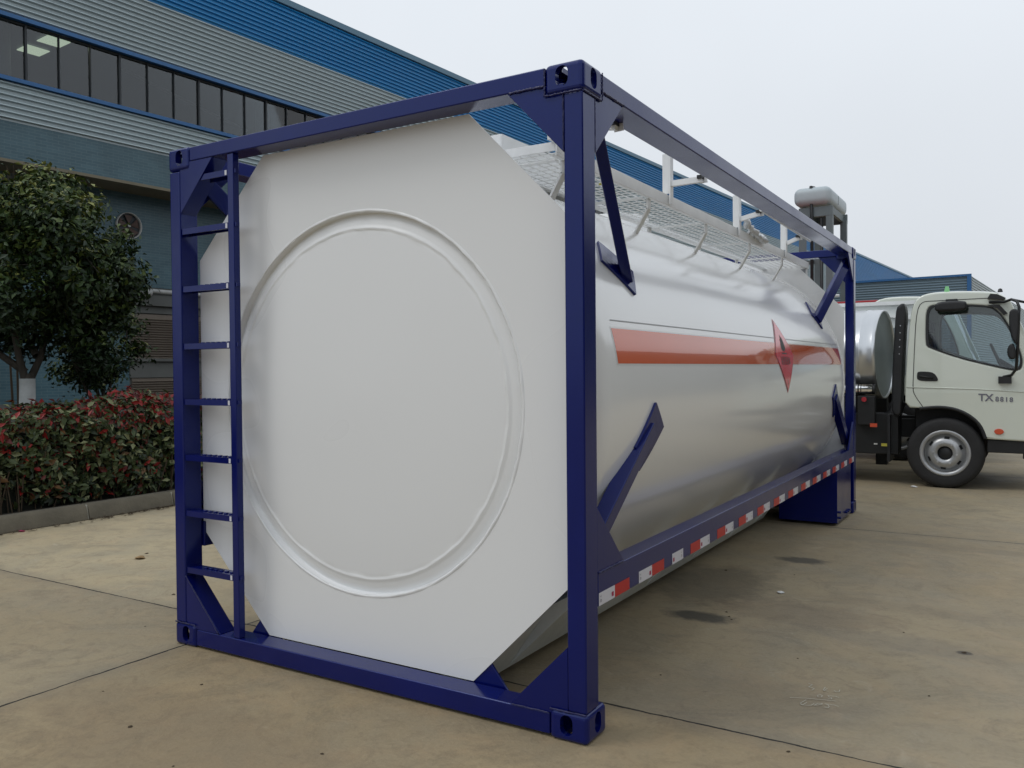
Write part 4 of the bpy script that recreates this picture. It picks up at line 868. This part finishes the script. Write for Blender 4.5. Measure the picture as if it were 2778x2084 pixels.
# --- trees
def tree(name, base, trunk_pts, limbs, clumps, nleaf, size, label, cat, white=0.0, trunkr=0.07, twmat=None, up=0.5):
    t_ = empty(name, base, label=label, cat=cat)
    b = MB(); n = len(trunk_pts); b.tube(trunk_pts, [trunkr*(1.15-0.35*i/(n-1)) for i in range(n)], 12); tk = b.build('trunk', M['bark'], t_)
    if white:
        b = MB(); b.tube([trunk_pts[0], (trunk_pts[0][0]*0.5, trunk_pts[0][1]*0.5, white)] if False else [(0, 0, 0.05), (trunk_pts[1][0]*white/trunk_pts[1][2], trunk_pts[1][1]*white/trunk_pts[1][2], white)], [trunkr*1.2, trunkr*1.12], 14); b.build('limewash_band', M['limewash'], tk)
    cl = []
    for (c, r_, w__) in clumps: cl.append((np.array(c), np.array(r_), w__))
    b = MB()
    for l in limbs: 
        m_ = len(l); b.tube(l, [trunkr*0.62*(1-0.75*i/(m_-1)) for i in range(m_)], 8, cap=False)
    for c, r_, w__ in cl:
        src = min((Vector(p) for l in limbs for p in l[1:]), key=lambda q: (q-Vector(c)).length)
        for _ in range(3):
            e_ = Vector(c)+Vector([random.uniform(-1, 1)*x*0.6 for x in r_]); mid = src.lerp(e_, 0.5)+Vector((0, 0, random.uniform(-.08, .1)))
            b.tube([src, mid, e_], [0.014, 0.009, 0.004], 5, cap=False)
    b.build('limbs', M['bark'], t_)
    tot = sum(w__ for _, _, w__ in cl); P = []; Nn = []; Lt = []
    for c, r_, w__ in cl:
        k = int(nleaf*w__/tot); d_ = rng.normal(0, 1, (k, 3)); d_ /= np.linalg.norm(d_, axis=1)[:, None]; rad = rng.uniform(0.35, 1.0, (k, 1))**0.6
        # sprays: pull leaves onto twig ends for gaps
        ns = max(6, k//26); sd = rng.normal(0, 1, (ns, 3)); sd /= np.linalg.norm(sd, axis=1)[:, None]; sc = sd*rng.uniform(0.55, 1.0, (ns, 1)); idx = rng.integers(0, ns, k)
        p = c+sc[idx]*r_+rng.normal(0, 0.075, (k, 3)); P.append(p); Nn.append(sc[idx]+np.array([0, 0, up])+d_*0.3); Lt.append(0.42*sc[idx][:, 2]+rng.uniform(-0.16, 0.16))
    P = np.vstack(P); Nn = np.vstack(Nn); zc = P[:, 2]; hh = (zc-zc.min())/(zc.max()-zc.min()); v = 0.55*rng.random(len(P))+0.22+0.15*(hh-0.5)+np.concatenate(Lt)  # higher leaves in spray and crown go lighter: highlights put into the leaf colour
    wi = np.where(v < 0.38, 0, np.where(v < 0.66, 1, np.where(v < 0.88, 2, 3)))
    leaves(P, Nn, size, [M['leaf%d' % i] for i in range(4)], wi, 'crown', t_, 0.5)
    return t_
cl = []
random.seed(3)
for k in range(46):
    while True:
        p = (random.uniform(-1, 1), random.uniform(-1, 1), random.uniform(-1, 1))
        if 0.25 < p[0]**2+p[1]**2+p[2]**2 < 1: break
    c = (p[0]*1.25, -0.12+p[1]*1.12, 2.78+p[2]*0.90); 
    if c[2] < 2.15 and abs(c[1]) < 0.75 and c[0] > -0.2: continue
    s_ = random.uniform(0.22, 0.42); cl.append((c, (s_*1.15, s_*1.15, s_*0.75), s_*s_))
for c in ((0.35, 0.80, 2.35), (0.3, 0.88, 2.2), (0.2, 0.7, 1.95), (0.45, 0.6, 1.75), (0.5, -0.3, 2.1), (0.4, 0.35, 2.15), (0.5, 0.2, 3.3), (0.4, 0.85, 3.05), (0.6, 0.5, 2.7), (0.5, 0.9, 2.55), (0.6, -0.2, 2.9), (0.1, 0.45, 3.68), (0.1, 0.1, 3.75), (0.4, 0.85, 2.75)): cl.append((c, (0.28, 0.28, 0.2), 0.09))
for c in ((0.45, 1.12, 2.42),): cl.append((c, (0.16, 0.16, 0.12), 0.03))
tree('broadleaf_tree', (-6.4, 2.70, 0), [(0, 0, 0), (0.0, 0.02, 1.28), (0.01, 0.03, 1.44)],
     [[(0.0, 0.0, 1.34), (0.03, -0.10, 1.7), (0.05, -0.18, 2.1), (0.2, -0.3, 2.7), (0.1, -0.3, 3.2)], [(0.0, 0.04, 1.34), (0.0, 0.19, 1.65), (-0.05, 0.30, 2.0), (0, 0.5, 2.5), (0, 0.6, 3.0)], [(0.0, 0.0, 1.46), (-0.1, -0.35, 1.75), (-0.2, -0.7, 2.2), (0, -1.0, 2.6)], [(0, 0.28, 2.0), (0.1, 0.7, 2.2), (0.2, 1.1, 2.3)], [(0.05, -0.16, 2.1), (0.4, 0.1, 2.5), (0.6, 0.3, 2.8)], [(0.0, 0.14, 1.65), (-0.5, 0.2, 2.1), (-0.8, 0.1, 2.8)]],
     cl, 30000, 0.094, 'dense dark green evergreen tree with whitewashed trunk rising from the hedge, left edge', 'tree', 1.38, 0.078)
cl2 = []
for k in range(22):
    a = random.uniform(0, 6.28); r_ = random.uniform(0, 0.62); c = (r_*math.cos(a)*0.9, -0.12+r_*math.sin(a), 1.95+random.uniform(-0.62, 0.50)); s_ = random.uniform(0.14, 0.26); cl2.append((c, (s_, s_, s_*0.65), s_*s_))
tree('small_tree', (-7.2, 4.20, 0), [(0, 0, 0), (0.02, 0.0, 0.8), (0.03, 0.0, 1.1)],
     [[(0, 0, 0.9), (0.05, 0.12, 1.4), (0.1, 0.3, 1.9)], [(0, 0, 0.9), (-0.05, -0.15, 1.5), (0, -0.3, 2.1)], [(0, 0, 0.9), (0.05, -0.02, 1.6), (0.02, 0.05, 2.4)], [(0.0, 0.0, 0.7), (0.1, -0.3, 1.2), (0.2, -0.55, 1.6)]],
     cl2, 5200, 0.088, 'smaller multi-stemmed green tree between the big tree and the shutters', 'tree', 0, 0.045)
# dry grass stalks poking above the crown (a second, bare shrub behind)
ds = MB(); random.seed(5)
for k in range(5):
    y0 = random.uniform(-0.9, 0.2); top = Vector((random.uniform(-.2, .2), y0, 3.1)); ds.tube([(0, y0*0.3, 0), (0, y0*0.6, 1.6), top], [0.02, 0.015, 0.01], 5, cap=False)
    for m_ in range(34):
        q = top+Vector((random.uniform(-.3, .3), random.uniform(-.35, .35), random.uniform(0.7, 1.3))); ds.tube([top+Vector((0, 0, random.uniform(-.6, 0))), top.lerp(q, 0.5)+Vector((random.uniform(-.05, .05), random.uniform(-.05, .05), 0)), q], [0.006, 0.004, 0.002], 4, cap=False)
o = ds.build('bare_shrub', M['twig']); o.location = (-8.4, 3.7, 0); tag(o, 'bare brown twiggy shrub showing above the dark tree crown', 'shrub')
# ================================================================== GROUND DETAILS
def stroke(b, pts, w_=0.0028, z=0.0045):
    for p, q_ in zip(pts[:-1], pts[1:]):
        p = Vector((p[0], p[1], z)); q_ = Vector((q_[0], q_[1], z)); d_ = (q_-p).normalized(); n_ = Vector((-d_.y, d_.x, 0))*w_/2; z += 0.0003
        b.add([p-n_-d_*w_*.3, q_-n_+d_*w_*.3, q_+n_+d_*w_*.3, p+n_-d_*w_*.3], [(0, 1, 2, 3)])
CH = {'three': [[3.02, 1.078], [3.038, 1.071], [3.029, 1.035], [3.04, 1.035], [3.056, 1.024], [3.05, 1.0]], 'four': [[3.094, 1.07], [3.092, 1.038], [3.097, 1.024], [3.105, 1.056]], 'four2': [[3.097, 1.027], [3.115, 1.026]], 'zero': [[3.136, 1.04], [3.138, 1.048], [3.146, 1.036], [3.157, 1.043], [3.156, 1.069]], 'z2': [[3.084, 0.954], [3.089, 0.938], [3.102, 0.942], [3.103, 0.959], [3.094, 0.967], [3.084, 0.954]], 'five': [[3.169, 0.975], [3.155, 0.983], [3.124, 0.974], [3.131, 0.959], [3.144, 0.954], [3.143, 0.938], [3.13, 0.936]], 'bar': [[2.986, 0.871], [3.044, 0.896], [3.099, 0.912], [3.164, 0.928]], 'six': [[3.052, 0.881], [3.039, 0.833], [3.044, 0.818], [3.05, 0.812], [3.061, 0.849]], 'six2': [[3.05, 0.815], [3.083, 0.828], [3.09, 0.854]], 'zero3': [[3.094, 0.834], [3.102, 0.864], [3.119, 0.874], [3.12, 0.862], [3.103, 0.84], [3.094, 0.834]], 'five3': [[3.185, 0.875], [3.166, 0.882], [3.131, 0.874], [3.145, 0.867], [3.152, 0.85], [3.15, 0.837], [3.136, 0.835]]}
b = MB()
for s_ in CH.values(): stroke(b, s_)
tag(b.build('chalk_writing', M['chalk'], fix=False), 'chalk sum written on the concrete to the right of the container', 'chalk marks')
def scrap(name, m, pts_seed, loc, size, label, cat, group=None):
    random.seed(pts_seed); b = MB(); n = 7; vs = [(size*random.uniform(.6, 1)*math.cos(6.283*i/n), size*0.6*random.uniform(.6, 1)*math.sin(6.283*i/n), random.uniform(0.001, size*0.35)) for i in range(n)]+[(0, 0, size*0.4)]
    b.add(vs, [(i, (i+1) % n, n) for i in range(n)]); b.add([(v_[0], v_[1], v_[2]*0.2+0.0005) for v_ in vs], [((i+1) % n, i, n) for i in range(n)]); o = b.build(name, m); o.location = (loc[0], loc[1], 0.002); o.rotation_euler = (0, 0, random.uniform(0, 6)); tag(o, label, cat, group); return o
scrap('paper_scrap', M['paper'], 1, (2.531, 2.58), 0.032, 'small crumpled white paper scrap on the concrete beside the dark stains', 'litter')
scrap('paper_scrap', M['paper'], 2, (2.74, 8.12), 0.05, 'torn white scrap lying under the near truck front wheel', 'litter')
scrap('wrapper', M['pink'], 3, (-3.93, 1.31), 0.04, 'pink wrapper lying against the kerb', 'litter')
scrap('dead_leaf', M['tanleaf'], 4, (-1.978, 1.156), 0.06, 'curled tan leaf on the concrete between kerb and container', 'leaf')
b = MB(); random.seed(11)
for k in range(420):
    y0 = random.uniform(0.2, 4.8); x0 = -3.955+abs(random.gauss(0, 0.05)); 
    if random.random() < 0.5 and not 1.9 < y0 < 3.2: continue
    s_ = random.uniform(0.008, 0.03); a = random.uniform(0, 6.28); z0 = random.uniform(0.004, 0.02)
    q = [(x0+s_*math.cos(a), y0+s_*math.sin(a), z0), (x0+s_*.5*math.cos(a+1.6), y0+s_*.5*math.sin(a+1.6), z0+0.006), (x0-s_*math.cos(a), y0-s_*math.sin(a), z0), (x0-s_*.5*math.cos(a+1.6), y0-s_*.5*math.sin(a+1.6), z0+0.004)]
    b.add(q, [(0, 1, 2, 3)])
tag(b.build('leaf_litter', M['dead'], fix=False), 'dark dead leaves gathered along the foot of the kerb', 'leaf litter', kind='stuff')
for k, (x0, y0, s_) in enumerate(((2.40, 1.92, 0.010), (2.43, 1.87, 0.009), (2.36, 2.0, 0.010), (-0.75, 0.73, 0.018), (-0.85, 0.62, 0.016), (-2.1, 1.3, 0.02), (0.75, -0.77, 0.014), (2.4, 0.85, 0.008), (3.1, 0.35, 0.01), (2.05, 3.0, 0.016), (3.6, 1.9, 0.016), (3.3, 2.1, 0.008), (2.9, 1.4, 0.007), (3.5, 1.2, 0.008), (2.5, 3.1, 0.008), (3.9, 2.9, 0.01), (1.2, -0.9, 0.007), (-0.4, 0.1, 0.008), (0.3, -0.6, 0.006), (0.62, -0.32, 0.010), (1.6, -0.55, 0.01))):
    random.seed(50+k); b = MB(); n = 6
    vs = [(s_*random.uniform(.6, 1)*math.cos(6.283*i/n), s_*random.uniform(.5, 1)*math.sin(6.283*i/n), 0.0) for i in range(n)]+[(s_*0.2, 0, s_*0.38)]
    b.add(vs, [(i, (i+1) % n, n) for i in range(n)]); o = b.build('pebble', M['dead']); o.location = (x0, y0, 0.0015); tag(o, 'tiny dark crumb of dirt on the concrete yard', 'dirt crumb', 'dark crumbs scattered on the concrete')
